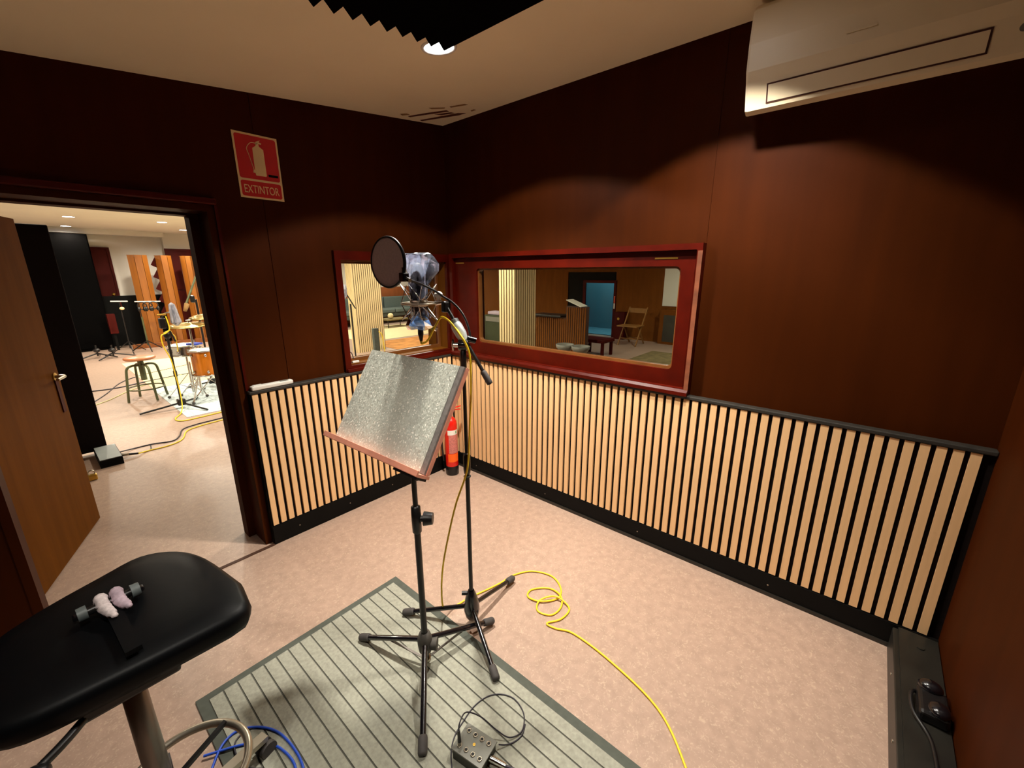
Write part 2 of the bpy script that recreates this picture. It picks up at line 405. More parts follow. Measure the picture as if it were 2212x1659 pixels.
# right wall (the one with the long window)
m = MB()
for a, b, c, d in rects_minus(-3.25, 0.004, 0, 2.75, [WINB]): m.box((.004, a, c), (TW, b, d))
wr = struct(m.build('wall_right', 'wall_wood'), 'dark wood panelled wall with the long window')
for a, b in ((-3.01, -1.906), (-1.903, 0)):
    m = MB()
    for r in rects_minus(a, b, 0, 2.68, [WINB]): m.box((0, r[0], r[2]), (.005, r[1], r[3]))
    m.build('panel', 'wall_wood', wr)
struct(MB().box((-3.3, -3.25, 0), (0, -3.01, 2.75)).build('wall_near', 'wall_wood'), 'wood wall at the right edge')
struct(MB().box((-3.5, -3.25, 0), (-3.3, TW, 2.75)).build('wall_back', 'wall_wood'), 'wood wall behind the camera')
cz = struct(MB().prism([(-3.3, ceil_z(-3.3)), (0, ceil_z(0)), (0, 2.72), (-3.3, 2.72)], (0, -3.01, 0), (1, 0, 0), (0, 0, 1), (0, 3.01, 0)).build('ceiling', 'ceiling_white'), 'sloping off-white booth ceiling')
# peeled paint strips in the ceiling corner
CU = V((1, 0, .11)).normalized()
def flake(poly, mm):
    MB().prism(poly, (0, 0, 2.6195), (1, 0, .11), (0, 1, 0), (0, 0, -.0012)).build('paint_flake', mm, cz)
flake([(-.36, -.075), (-.335, -.065), (-.205, -.30), (-.235, -.31), (-.30, -.20)], 'flake_brown')
flake([(-.235, -.04), (-.21, -.03), (-.09, -.27), (-.085, -.33), (-.13, -.30), (-.17, -.20)], 'flake_brown')
flake([(-.24, -.20), (-.19, -.21), (-.15, -.29), (-.18, -.29)], 'flake_brown')
flake([(-.36, -.29), (-.33, -.28), (-.27, -.33), (-.28, -.35)], 'flake_tan')
flake([(-.27, -.38), (-.25, -.37), (-.20, -.47), (-.23, -.47)], 'flake_tan')
flake([(-.43, -.09), (-.40, -.07), (-.37, -.11), (-.40, -.12)], 'flake_tan')
flake([(-.10, -.39), (-.08, -.38), (-.08, -.42), (-.10, -.42)], 'flake_tan')

# ---- slatted wainscots
def slat_mesh(alongx):
    me = MB()
    if alongx: me.box((0, -.012, 0), (.0295, 0, .822))
    else: me.box((-.012, -.0295, 0), (0, 0, .822))
    o = me.build('slat', 'oak'); return o
PITCH_ = .0459
def slats(parent, first, n, place):
    for i in range(n):
        o = first if i == 0 else first.copy()
        if i: C.objects.link(o)
        o.parent = parent; o.location = place(i)
t1 = struct(MB().box((-.030, -3.01, .01), (-.0005, -.04, .948)).build('trim_1', 'black_felt'), 'light oak slat panelling on black felt below the long window')
slats(t1, slat_mesh(False), 64, lambda i: (-.030, -.052-i*PITCH_, .124))
MB().box((-.046, -3.01, 0), (-.0302, -.047, .118)).build('kickboard', 'black_paint', t1)
MB().rbox((-.047, -3.01, .948), (-.0005, -.0475, .966), .004).build('top_rail', 'rail_black', t1)
MB().box((-.052, -3.01, 0), (-.0462, -.054, .02)).build('floor_moulding', 'ledge_black', t1)
t2 = struct(MB().box((-1.512, -.030, .01), (-.0005, -.0005, .948)).build('trim_2', 'black_felt'), 'light oak slat panelling on black felt beside the door')
slats(t2, slat_mesh(True), 32, lambda i: (-1.503+i*PITCH_, -.030, .124))
MB().box((-1.512, -.046, 0), (-.047, -.0302, .118)).build('kickboard', 'black_paint', t2)
MB().rbox((-1.515, -.047, .948), (-.0005, -.0005, .966), .004).build('top_rail', 'rail_black', t2)
MB().box((-1.514, -.042, .0), (-1.5125, -.0005, .947)).build('end_cap', 'black_paint', t2)
for x, z in ((-1.36, .06), (-1.02, .06), (-.68, .06)):
    MB().cyl((x, -.046, z), (x, -.0475, z), .004, n=8).build('screw', 'steel_satin', t2)
for y, z in ((-.30, .06), (-1.0, .06), (-1.7, .06), (-2.4, .06)):
    MB().cyl((-.046, y, z), (-.0475, y, z), .004, n=8).build('screw', 'steel_satin', t1)
struct(MB().box((-2.43, -.05, 0), (-1.515, -.028, .004)).build('trim_3', 'strip_dark'), 'thin threshold strip across the doorway')

# ---- door
d1 = thing('door_1', 'open brown wooden door leaf with its dark frame', None, (-2.44, .2, 0), kind='structure')
MB().box((-1.55, -.004, 0), (-1.519, .16, 1.925)).box((-1.59, .16, 0), (-1.519, .245, 1.925)).build('frame', 'wall_wood', d1)
MB().box((-2.47, -.004, 0), (-2.439, .245, 1.925)).build('frame', 'wall_wood', d1)
MB().box((-2.439, -.004, 1.895), (-1.55, .16, 1.925)).box((-2.439, .16, 1.885), (-1.59, .245, 1.925)).build('frame', 'wall_wood', d1)
MB().rbox((-2.55, -.03, 1.925), (-1.51, -.0005, 1.955), .006).build('head_moulding', 'mahogany', d1)
MB().box((-1.519, -.014, .967), (-1.506, -.0005, 1.925)).build('casing', 'mahogany', d1)
hinge = V((-2.505, .262, 0)); free = V((-2.168, 1.155, 0)); du = (free-hinge).normalized(); dn = V((du.y, -du.x, 0))
leaf = MB().obox((hinge+free)/2+V((0, 0, .953))-dn*.0225, du, dn, (0, 0, 1), (free-hinge).length/2, .0225, .943).build('leaf', 'door_wood', d1)
hp = free-du*.06+V((0, 0, 1.0))
MB().obox(hp+dn*.003+V((0, 0, -.12)), du, dn, (0, 0, 1), .018, .003, .10).build('lock_plate', 'live_red', leaf)
MB().cyl(hp+dn*.001, hp+dn*.045, .011, n=12).tube(spline([hp+dn*.045, hp+dn*.05-du*.03, hp+dn*.05-du*.11], 4), .009, 8).build('handle', 'steel_satin', leaf)
MB().cyl(hp+dn*.0, hp+dn*.006, .025, n=16).build('rose', 'brass', leaf)

# ---- windows
def frame_boxes(m, a, b, c, d, wd, x0, x1, axis):
    """rectangular picture frame of width wd between u=a..b, z=c..d"""
    for r in ((a, b, c, c+wd[0]), (a, b, d-wd[1], d), (a, a+wd[2], c+wd[0], d-wd[1]), (b-wd[3], b, c+wd[0], d-wd[1])):
        if axis == 'x': m.box((r[0], x0, r[2]), (r[1], x1, r[3]))
        else: m.box((x0, r[0], r[2]), (x1, r[1], r[3]))
    return m
w1 = thing('window_1', 'small fixed window with red wood frame beside the corner', None, (-.465, 0, 1.0), kind='structure')
frame_boxes(MB(), -.935, -.012, .968, 1.732, (.04, .055, .04, .03), -.028, -.0005, 'x').build('casing', 'mahogany', w1)
frame_boxes(MB(), -.899, -.031, 1.001, 1.684, (.012, .012, .012, .012), -.0004, .239, 'x').build('reveal', 'door_wood', w1)
frame_boxes(MB(), -.887, -.043, 1.013, 1.672, (.022, .014, .014, .016), .085, .105, 'x').build('glazing_bead', 'bead_wood', w1)
MB().box((-.873, .105, 1.035), (-.059, .111, 1.658)).build('pane', 'window_glass', w1)
frame_boxes(MB(), -.887, -.043, 1.013, 1.672, (.012, .010, .010, .010), .112, .125, 'x').build('glazing_bead', 'mahogany', w1)
MB().rbox((-.93, -.045, .966), (-.012, -.0285, .992), .005).build('sill', 'mahogany', w1)
# little white connector with a wire loop on the sill
kc = thing('cable_connector', 'small white plug with a wire loop on the small window sill', 'connector', (-.85, .02, 1.013))
MB().rbox((-.862, .012, 1.0135), (-.815, .026, 1.028), .003).build('plug', 'plastic_white', kc)
MB().tube(spline([(-.862, .019, 1.02), (-.885, .022, 1.03), (-.882, .03, 1.075), (-.858, .032, 1.085), (-.845, .03, 1.04)], 6), .003, 6).build('wire', 'dark_cable', kc)

w2 = thing('window_2', 'long control window in a thick red mahogany frame', None, (0, -1.0, .98), kind='structure')
frame_boxes(MB(), -1.905, -.065, .972, 1.735, (.03, .03, .026, .03), -.05, -.0005, 'y').build('casing', 'mahogany', w2)
MB().box((-.0515, -1.906, .98), (-.0502, -1.884, 1.70)).build('lit_edge', 'lit_edge', w2)  # paler strip painted where the lamp lights the casing
# sash with rounded glass corners
def sash(y0, y1, z0, z1, gy0, gy1, gz0, gz1, r, x0, x1):
    m = MB(); n = 5
    inner = rrect(gy1-gy0, gz1-gz0, r, n, (gy0+gy1)/2, (gz0+gz1)/2); k = len(inner)
    outer = []
    cyx, czx = (gy0+gy1)/2, (gz0+gz1)/2
    for i, p in enumerate(inner):
        q = i//(n+1); cor = ((y1, z1), (y0, z1), (y0, z0), (y1, z0))[q]; j = i % (n+1)
        if q == 0: o = (y1, p[1]) if j == 0 else (p[0], z1) if j == n else cor
        elif q == 1: o = (p[0], z1) if j == 0 else (y0, p[1]) if j == n else cor
        elif q == 2: o = (y0, p[1]) if j == 0 else (p[0], z0) if j == n else cor
        else: o = (p[0], z0) if j == 0 else (y1, p[1]) if j == n else cor
        outer.append(o)
    A = [V((x0, p[0], p[1])) for p in inner]; B = [V((x0, p[0], p[1])) for p in outer]; D = [V((x1, p[0], p[1])) for p in inner]
    m.add(A+B, [(i, (i+1) % k, k+(i+1) % k, k+i) for i in range(k)])
    m.add(A+D, [(i, k+i, k+(i+1) % k, (i+1) % k) for i in range(k)])
    m.add([V((x1, p[0], p[1])) for p in inner]+[V((x1, p[0], p[1])) for p in outer], [(i, k+i, k+(i+1) % k, (i+1) % k) for i in range(k)])
    return m
sash(-1.868, -.102, .987, 1.703, -1.80, -.325, 1.088, 1.628, .028, -.02, .03).build('sash', 'mahogany', w2, recalc=False)
sash(-1.80, -.325, 1.088, 1.628, -1.79, -.335, 1.104, 1.617, .024, -.004, .03).build('glazing_bead', 'bead_wood', w2, recalc=False)
MB().box((.008, -1.80, 1.09), (.014, -.325, 1.626)).build('pane', 'window_glass', w2)
frame_boxes(MB(), -1.869, -.101, .986, 1.704, (.07, .05, .05, .05), .032, .238, 'y').build('reveal', 'mahogany', w2)
MB().box((.20, -1.82, 1.055), (.206, -.15, 1.655)).build('pane', 'window_glass', w2)
MB().prism([(-.062, .985), (-.05, .999), (-.0505, .966), (-.062, .966)], (0, -1.905, 0), (1, 0, 0), (0, 0, 1), (0, 1.845, 0)).build('sill', 'mahogany', w2)
for a, b in ((-1.78, -1.66), (-.20, -.11)):
    MB().box((-.0225, a, 1.664), (-.0205, b, 1.672)).build('brass_strip', 'brass', w2)

# ---- lamps
def downlight(name, label, cat, p, tilt, r, beam, spill, col, group=None, size=(R(102), R(124))):
    """recessed ceiling lamp: trim ring, lens, its light"""
    t = thing(name, label, cat, p, group); p = V(p); nrm = V((tilt, 0, -1)).normalized()
    MB().lathe([(r*.98, -.001), (r, .004), (r*1.16, .005), (r*1.2, 0), (r*1.2, -.001)], p, nrm, 32).build('trim_ring', 'plastic_white', t)
    MB().lathe([(.0001, .002), (r*.97, .002), (r*.97, -.001), (.0001, -.001)], p, nrm, 32, smooth=False).build('lens', 'lamp_lens', t)
    for e, sz, bl in ((beam, size[0], .6), (spill, size[1], .12)):
        if e <= 0: continue
        l = bpy.data.lights.new('lamp_light', 'SPOT'); l.energy = e; l.spot_size = sz; l.spot_blend = bl; l.color = col; l.shadow_soft_size = r*.8
        lo = bpy.data.objects.new('lamp_light', l); C.objects.link(lo); lo.parent = t
        lo.location = nrm*.012; lo.rotation_euler = (0, -math.atan(tilt), 0)
    return t
downlight('ceiling_downlight', 'round recessed ceiling lamp partly hidden by black foam', 'ceiling lamp', (-.867, -.99, ceil_z(-.867)-.0005), .11, .064, BOOTH_BEAM, BOOTH_SPILL, LAMP_COL)
downlight('ceiling_downlight', 'round recessed ceiling lamp near the air conditioner', 'ceiling lamp', (-.60, -2.0, ceil_z(-.60)-.0005), .11, .064, BOOTH_BEAM*.34, BOOTH_SPILL*1.35, LAMP_COL, size=(R(100), R(108)))
downlight('ceiling_downlight', 'round recessed ceiling lamp above the swivel stool', 'ceiling lamp', (-2.3, -2.0, ceil_z(-2.3)-.0005), .11, .064, BOOTH_BEAM*.28, 0, LAMP_COL)

# ---- acoustic foam panel on the booth ceiling
fp = thing('foam_panel', 'black wedge acoustic foam panel on the sloping ceiling', 'foam panel', (-1.5, -1.7, ceil_z(-1.5)))
n = 17; p = .0652; xr = -.925
def foam_poly():
    P = [(xr, -.002)]
    P.append((xr, -.045))
    for i in range(n):
        x = xr-i*p
        P.append((x-p*.45, -.072) if False else (x-.030, -.074)); P.append((x-p, -.040))
    P.append((xr-n*p, -.002)); return P
poly = [(x, 2.62+.11*x+dz) for x, dz in foam_poly()]
# wedges pushed along y, cut to convex slices so the faces stay clean
mb = MB()
for i in range(n):
    x = xr-i*p; xs = [(x, -.002), (x, -.040), (x-.032, -.072), (x-p, -.040), (x-p, -.002)]
    mb.prism([(a, 2.62+.11*a+b) for a, b in xs], (0, -2.35, 0), (1, 0, 0), (0, 0, 1), (0, 1.228, 0))
mb.build('wedges', 'foam', fp)

# ---- air conditioner
ac = thing('air_conditioner', 'off-white wall air conditioner unit above the long window', 'air conditioner', (0, -2.44, 2.22))
prof = [(-.002, 2.575), (-.19, 2.575), (-.212, 2.555), (-.222, 2.44), (-.216, 2.35), (-.200, 2.315), (-.168, 2.226), (-.145, 2.215), (-.002, 2.26)]
y0, y1 = -2.045, -2.86
mm = MB(); k = len(prof)
secs = [(y0-.0, .985), (y0-.008, 1.0), (y1+.008, 1.0), (y1, .985)]
cxp, czp = -.1, 2.4
rings = []
for yy, s_ in secs: rings.append([V((cxp+(a-cxp)*s_ if a < -.01 else a, yy, czp+(b-czp)*s_)) for a, b in prof])
vs_ = [q for rg in rings for q in rg]
fs = [(i*k+j, i*k+(j+1) % k, (i+1)*k+(j+1) % k, (i+1)*k+j) for i in range(3) for j in range(k)]
mm.add(vs_, fs).add(rings[0], [list(range(k))]).add(rings[3], [list(range(k))[::-1]])
mm.build('housing', 'ac_white', ac)
sl = V((.032, 0, -.089)).normalized(); so = V((sl.z, 0, -sl.x))
if so.x > 0: so = -so
fc = V((-.184, -2.415, 2.271))
MB().obox(fc+so*.0005, (0, 1, 0), sl, so, .2955, .0335, .0015).build('vent_gap', 'ac_gap', ac)
MB().obox(fc+so*.002, (0, 1, 0), sl, so, .290, .028, .0015).build('vent_flap', 'ac_white', ac)
for dy in (-.36, -.40):
    MB().cyl(fc+V((0, dy, 0))-sl*.014, fc+V((0, dy, 0))-sl*.014+so*.0022, .011, n=14).build('indicator', 'plastic_grey', ac)
MB().box((-.2225, -2.43, 2.385), (-.2195, -2.35, 2.39)).build('emblem', 'ac_white', ac)

# ---- fire extinguisher sign
sg = thing('extinguisher_sign', 'red and cream EXTINTOR sign on the dark wall above the door', 'sign', (-1.28, -.002, 1.98))
SX0, SX1, SZ0, SZ1 = -1.387, -1.174, 1.980, 2.290
MB().box((SX0, -.0030, SZ0), (SX1, -.0005, SZ1)).build('plate', 'sign_cream', sg)
def flat(poly, nm, mm_, y=-.0030, t=.0006):
    return MB().prism(poly, (0, y, 0), (1, 0, 0), (0, 0, 1), (0, -t, 0)).build(nm, mm_, sg)
flat(rrect(.195, .2055, .010, 4, (SX0+SX1)/2, SZ1-.1125), 'red_field', 'sign_red')
flat(rrect(.195, .075, .010, 4, (SX0+SX1)/2, SZ0+.0465), 'red_field', 'sign_red')
text_mesh('EXTINTOR', .056, 'lettering', 'sign_cream', sg, (SX0+.022, -.0042, SZ0+.026), (1, 0, 0), (0, 0, 1), width=.169)
ix, iz = SX0+.112, SZ1-.196
flat([(ix-.024, iz), (ix+.024, iz), (ix+.027, iz+.004), (ix+.027, iz+.128), (ix+.008, iz+.142), (ix+.006, iz+.156), (ix-.006, iz+.156), (ix-.008, iz+.142), (ix-.025, iz+.130), (ix-.027, iz+.012)], 'extinguisher_icon', 'sign_cream', -.0036)
flat([(ix-.010, iz+.150), (ix-.004, iz+.163), (ix+.018, iz+.172), (ix+.008, iz+.163), (ix+.022, iz+.158), (ix+.018, iz+.152), (ix+.006, iz+.154)], 'handle_icon', 'sign_cream', -.0036)
MB().tube(spline([(ix-.006, -.0038, iz+.155), (ix-.032, -.0038, iz+.152), (ix-.052, -.0038, iz+.125), (ix-.046, -.0038, iz+.095), (ix-.032, -.0038, iz+.03), (ix-.030, -.0038, iz+.016)], 6), .0018, 6).build('hose_icon', 'sign_cream', sg)
flat([(ix-.036, iz+.012), (ix-.026, iz+.012), (ix-.026, iz+.026), (ix-.034, iz+.026)], 'nozzle_icon', 'sign_cream', -.0036)
flat([(ix+.036, iz+.001), (ix+.084, iz+.001), (ix+.084, iz+.013), (ix+.036, iz+.013)], 'dark_patch', 'black_paint', -.0036)

# ---- remote control on the rail
rc = thing('remote_control', 'white remote control lying on the slat rail by the door', 'remote control', (-1.40, -.025, .966))
rb = MB().rbox((-1.50, -.044, .9665), (-1.275, -.004, .9925), .008, 3, R(1.5)).build('body', 'plastic_white', rc)
MB().box((-1.345, -.038, .9922), (-1.300, -.010, .9932)).build('display', 'plastic_grey', rc)
MB().rbox((-1.485, -.036, .9920), (-1.44, -.012, .9952), .0015).build('battery_cover', 'plastic_white', rc)

# ---- fire extinguisher in the corner
ex = thing('fire_extinguisher', 'red fire extinguisher on the floor in the slatted corner', 'fire extinguisher', (-.185, -.16, 0))
eo = (-.185, -.16, 0)
MB().lathe([(.001, .0005), (.049, .0005), (.052, .006), (.052, .078), (.0505, .080)], eo, n=28).build('base_skirt', 'stand_black', ex)
MB().lathe([(.0505, .078), (.0505, .43), (.047, .455), (.036, .478), (.021, .490), (.0175, .50), (.0175, .508)], eo, n=32).build('cylinder', 'red_paint', ex)
lab0 = math.atan2(-2.58+.16, -2.25+.185)
def label(z0, z1, nm, mm_, a0, a1, rad=.0512):
    u, w_ = frame((0, 0, 1))
    P = []; q = 10
    for zz in (z0, z1):
        for i in range(q+1):
            a = lab0+a0+(a1-a0)*i/q; P.append(V(eo)+V((math.cos(a)*rad, math.sin(a)*rad, zz)))
    MB().add(P, [(i, i+1, q+2+i, q+1+i) for i in range(q)], True).build(nm, mm_, ex)
label(.352, .392, 'label', 'label_white', -.55, 1.3); label(.195, .350, 'label', 'label_pink', -.4, 1.3); label(.120, .190, 'label', 'label_orange', -.6, 1.3, .0514)
label(.362, .384, 'green_mark', 'label_green', .75, .95, .0516)
MB().lathe([(.0175, .506), (.022, .508), (.022, .530), (.014, .536), (.014, .552)], eo, n=20).build('valve', 'brass', ex)
MB().bar((-.185, -.16, .556), (-.118, -.215, .580), .018, .006).bar((-.185, -.16, .548), (-.120, -.213, .552), .018, .006).build('lever', 'red_paint', ex)
MB().tube(spline([(-.19, -.15, .54), (-.235, -.12, .53), (-.247, -.115, .44), (-.245, -.115, .25), (-.236, -.12, .12)], 6), .008, 8).build('hose', 'stand_black', ex)

# ---- black cable ledge along the right edge of the floor
lg = thing('cable_ledge', 'low black metal boxed ledge along the wall at the right', 'cable duct', (-1.2, -2.93, 0))
MB().rbox((-2.3, -3.008, .0), (-.056, -2.868, .112), .004).build('box', 'ledge_black', lg)
MB().box((-2.3, -3.006, .1125), (-.056, -2.885, .122)).build('lid', 'ledge_black', lg)
for x in (-.30, -.62, -.95): MB().cyl((x, -2.868, .07), (x, -2.8655, .07), .006, n=10).build('bolt', 'steel_satin', lg)
for x in (-.14, -.36): MB().cyl((x, -2.95, .122), (x, -2.95, .126), .012, n=12).build('screw_cap', 'ledge_black', lg)
cl = thing('cable_clamp', 'lumpy black clamp with cables on the low ledge', 'clamp', (-.46, -2.955, .122))
MB().rbox((-.53, -3.0, .1225), (-.40, -2.92, .165), .012, 3).build('jaw', 'stand_black', cl)
MB().ball((-.40, -2.955, .165), (.03, .035, .025)).build('grip', 'stand_gloss', cl)
MB().ball((-.50, -2.97, .17), (.035, .03, .02)).build('grip', 'stand_gloss', cl)
MB().tube(spline([(-.42, -2.92, .14), (-.45, -2.905, .15), (-.52, -2.91, .14), (-.60, -2.95, .13), (-.72, -2.96, .128)], 6), .006, 8).build('lead', 'stand_black', cl)

# ================================================================== THINGS IN THE BOOTH
# ---- striped floor mat
mt = thing('floor_mat', 'grey striped floor mat with dark rubber border under the music stand', 'mat', (-1.65, -1.7, 0))
MX0, MX1, MY0, MY1 = -2.105, -1.203, -2.55, -.845
MB().box((MX0, MY0, .0005), (MX1, MY1, .0065)).build('border', 'mat_border', mt)
MB().box((MX0+.035, MY0+.035, .0066), (MX1-.035, MY1-.035, .0075)).build('groove_bed', 'mat_groove', mt)
ns = 17; sw = (MX1-MX0-.07)/ns
st0 = MB().box((0, MY0+.035+1.7, 0), (sw-.0055, MY1-.035+1.7, .003)).build('stripe', 'mat_grey')
for i in range(ns):
    o = st0 if i == 0 else st0.copy()
    if i: C.objects.link(o)
    o.parent = mt; o.location = (MX0+.035+.0027+i*sw+1.65, 0, .0075)

# ---- tripods
def tripod(t, axis, feet, zh, r_leg, leg_mat, foot_mat, foot_r, brace=True):
    ax = V(axis)
    for f in feet:
        f = V(f); d = (f-ax); d.z = 0; d.normalize()
        h = V((ax.x, ax.y, zh))+d*.028
        end = V((f.x, f.y, foot_r+.009))
        dd = (end-h).normalized()
        lg_ = MB().cyl(h, end-dd*.02, r_leg, n=12).build('leg', leg_mat, t)
        MB().lathe([(.001, -.048), (foot_r*.88, -.048), (foot_r, -.040), (foot_r, .0), (foot_r*.85, .007), (.001, .008)], end, dd, 16).build('rubber_foot', foot_mat, lg_)
        if brace:
            mid = h.lerp(end, .48); low = V((ax.x, ax.y, .045))+d*.018
            MB().bar(mid-V((0, 0, r_leg)), low, .010, .003).build('brace', 'steel_dark' if brace == 2 else 'stand_black', t)

# ---- music stand
ms = thing('music_stand', 'silver glitter music stand with copper lip on black tripod', 'music stand', (-1.43, -1.40, .011))
A1 = (-1.43, -1.40, 0)
tripod(ms, A1, [(-1.655, -1.665, 0), (-1.54, -1.082, 0), (-1.097, -1.462, 0)], .135, .0115, 'stand_gloss', 'rubber_grey', .0165, 2)
MB().lathe([(.013, .085), (.026, .09), (.030, .12), (.030, .15), (.022, .175), (.0135, .18)], A1, n=20).build('hub', 'dusty_black', ms)
kd = V((.65, -.76, 0))
MB().cyl(V(A1)+kd*.024+V((0, 0, .12)), V(A1)+kd*.05+V((0, 0, .12)), .022, .026, 18).build('hub_knob', 'dusty_black', ms)
MB().cyl((A1[0], A1[1], .03), (A1[0], A1[1], .70), .0125, n=16).build('lower_tube', 'stand_black', ms)
MB().lathe([(.0125, .035), (.02, .037), (.02, .055), (.0125, .057)], A1, n=16).build('brace_collar', 'steel_satin', ms)
MB().lathe([(.0126, .645), (.0175, .65), (.0185, .70), (.0175, .755), (.0106, .76)], A1, n=20).build('clutch', 'stand_black', ms)
MB().cyl(V(A1)+kd*.016+V((0, 0, .705)), V(A1)+kd*.028+V((0, 0, .705)), .012, n=12).cyl(V(A1)+kd*.028+V((0, 0, .705)), V(A1)+kd*.062+V((0, 0, .705)), .027, .022, 18).build('clutch_knob', 'stand_black', ms)
MB().cyl((A1[0], A1[1], .70), (A1[0], A1[1], 1.03), .0098, n=16).build('upper_tube', 'stand_black', ms)
aD = R(-87.79); tD = R(32)
du_ = V((math.cos(aD), math.sin(aD), 0)); nb = V((-du_.y, du_.x, 0)); dup = nb*math.sin(tD)+V((0, 0, 1))*math.cos(tD); dnr = -nb*math.cos(tD)+V((0, 0, 1))*math.sin(tD)
dc = V((-1.517, -1.299, .972)); DW, DH = .545, .377
desk = MB().obox(dc+dup*(DH/2)-dnr*.016, du_, dup, dnr, DW/2, DH/2, .007).build('desk', 'copper_trim', ms)
MB().obox(dc+dup*(DH/2)-dnr*.0044, du_, dup, dnr, DW/2-.004, DH/2, .0042).build('foil_backing', 'foil_edge', desk)
MB().obox(dc+dup*(DH/2)+dnr*.0005-du_*.010, du_, dup, dnr, DW/2-.016, DH/2, .0006).build('glitter_sheet', 'glitter', desk)
lipc = dc-dup*.007
MB().obox(lipc+dnr*.006-du_*.008, du_, dup, dnr, DW/2+.012, .005, .028).obox(lipc+dnr*.034+dup*.006-du_*.008, du_, dup, dnr, DW/2+.012, .009, .003).build('lip', 'copper_trim', desk)
MB().obox(lipc-dup*.009+dnr*.004+du_*.21, du_, dup, dnr, .06, .005, .022).build('lip_pad', 'stand_black', desk)
bc = dc+dup*(DH*.42)-dnr*.024
MB().obox(bc, du_, dup, dnr, .05, .045, .003).build('bracket', 'stand_black', ms)
MB().tube(spline([(A1[0], A1[1], 1.01), (A1[0], A1[1], 1.05), tuple(bc-dnr*.015)], 5), .011, 12).ball((A1[0], A1[1], 1.04), .017).build('tilter', 'stand_black', ms)

# ---- microphone stand with boom
st = thing('microphone_stand', 'tall black boom microphone stand behind the music stand', 'microphone stand', (-1.15, -1.385, 0))
A2 = (-1.15, -1.385, 0)
tripod(st, A2, [(-.822, -1.353, 0), (-1.33, -1.11, 0), (-1.294, -1.67, 0)], .098, .0105, 'stand_gloss', 'rubber_grey', .0165, False)
MB().lathe([(.001, .028), (.018, .03), (.03, .05), (.037, .085), (.036, .11), (.028, .15), (.018, .18), (.0135, .19)], A2, n=24).build('hub', 'stand_gloss', st)
MB().cyl((-1.155, -1.378, .172), (-1.178, -1.352, .172), .0095, n=12).build('hub_screw', 'stand_black', st)
MB().cyl((A2[0], A2[1], .15), (A2[0], A2[1], .83), .0095, n=16).build('lower_tube', 'stand_black', st)
MB().lathe([(.0096, .775), (.0135, .78), (.0155, .80), (.0155, .855), (.013, .87), (.0078, .872)], A2, n=20).build('clutch', 'stand_black', st)
MB().torus((A2[0], A2[1], .765), (0, 0, 1), .012, .004, 20, 8).build('cable_clip', 'dusty_black', st)
MB().cyl((A2[0], A2[1], .83), (A2[0], A2[1], 1.31), .0076, n=16).build('upper_tube', 'stand_black', st)
MB().lathe([(.0077, 1.225), (.0125, 1.23), (.0125, 1.30), (.009, 1.305)], A2, n=18).build('sleeve', 'stand_black', st)
CL = V((-1.147, -1.385, 1.327)); HD = V((-1.162, -1.300, 1.484)); TL = V((-1.107, -1.488, 1.177)); bd = (HD-TL).normalized()
MB().lathe([(.001, -.02), (.021, -.02), (.023, -.014), (.023, .014), (.021, .02), (.001, .02)], CL, kd, 20).build('boom_clutch', 'stand_gloss', st)
MB().cyl(CL-kd*.02, CL-kd*.04, .01, n=12).tube([CL-kd*.04+V((0, 0, .022)), CL-kd*.042, CL-kd*.04-V((0, 0, .022))], .005, 8).build('wing_bolt', 'chrome', st)
boom = MB().cyl(TL+bd*.05, HD, .0072, n=14).build('boom', 'stand_black', st)
MB().lathe([(.001, 0), (.0115, .002), (.0125, .01), (.0125, .052), (.009, .06)], TL, bd, 16).build('end_grip', 'rubber_grey', boom)
tA, tB = CL.lerp(HD, .10)+kd*.012, CL.lerp(HD, .60)+kd*.004
MB().tube([tA, tA.lerp(tB, .3), tA.lerp(tB, .7), tB], [.014, .0225, .0225, .015], 14).build('tape_wrap', 'tape_white', boom)
MB().tube([tA.lerp(tB, .80), tA.lerp(tB, .98)], .0195, 14).build('tape_band', 'tape_grey', boom)
MB().rbox(tuple(HD-V((.014, .018, .035))), tuple(HD+V((.018, .008, .008))), .006, 2).build('boom_head', 'stand_black', boom)

# ---- pop filter with gooseneck
pc = V((-1.332, -1.194, 1.636)); ph = R(7); pn = V((-math.cos(ph), -math.sin(ph), .02)).normalized(); pt = V((math.sin(ph), -math.cos(ph), 0))
pf = thing('pop_filter', 'round black pop filter on a gooseneck before the microphone', 'pop filter', tuple(pc))
MB().lathe([(.086, -.006), (.0915, -.005), (.0935, 0), (.0915, .005), (.086, .006), (.086, -.006)], pc, pn, 48).build('hoop', 'stand_black', pf)
MB().lathe([(.0001, .003), (.0865, .003), (.0865, .0015), (.0001, .0015)], pc, pn, 48, smooth=False).build('mesh', 'pop_mesh', pf)
MB().lathe([(.0001, -.003), (.0865, -.003), (.0865, -.0015), (.0001, -.0015)], pc, pn, 48, smooth=False).build('mesh', 'pop_mesh', pf)
rim = pc+pt*.078-V((0, 0, .052))
MB().rbox(tuple(rim-V((.013, .016, .016))), tuple(rim+V((.013, .014, .016))), .004).cyl(rim, rim+pt*.03-V((0, 0, .012)), .008, n=12).build('hoop_clamp', 'stand_gloss', pf)
MB().cyl(rim+V((.0, .0, .016)), rim+V((0, 0, .034)), .006, n=12).build('hoop_screw', 'chrome', pf)
gpts = [tuple(rim+pt*.02-V((0, 0, .008))), (-1.245, -1.272, 1.557), (-1.200, -1.290, 1.533), (-1.167, -1.300, 1.510), (-1.144, -1.323, 1.489), (-1.128, -1.348, 1.460), (-1.121, -1.370, 1.428), (-1.120, -1.388, 1.390), (-1.122, -1.400, 1.352)]
MB().tube(spline(gpts, 6), .0045, 10).build('gooseneck', 'stand_black', pf)
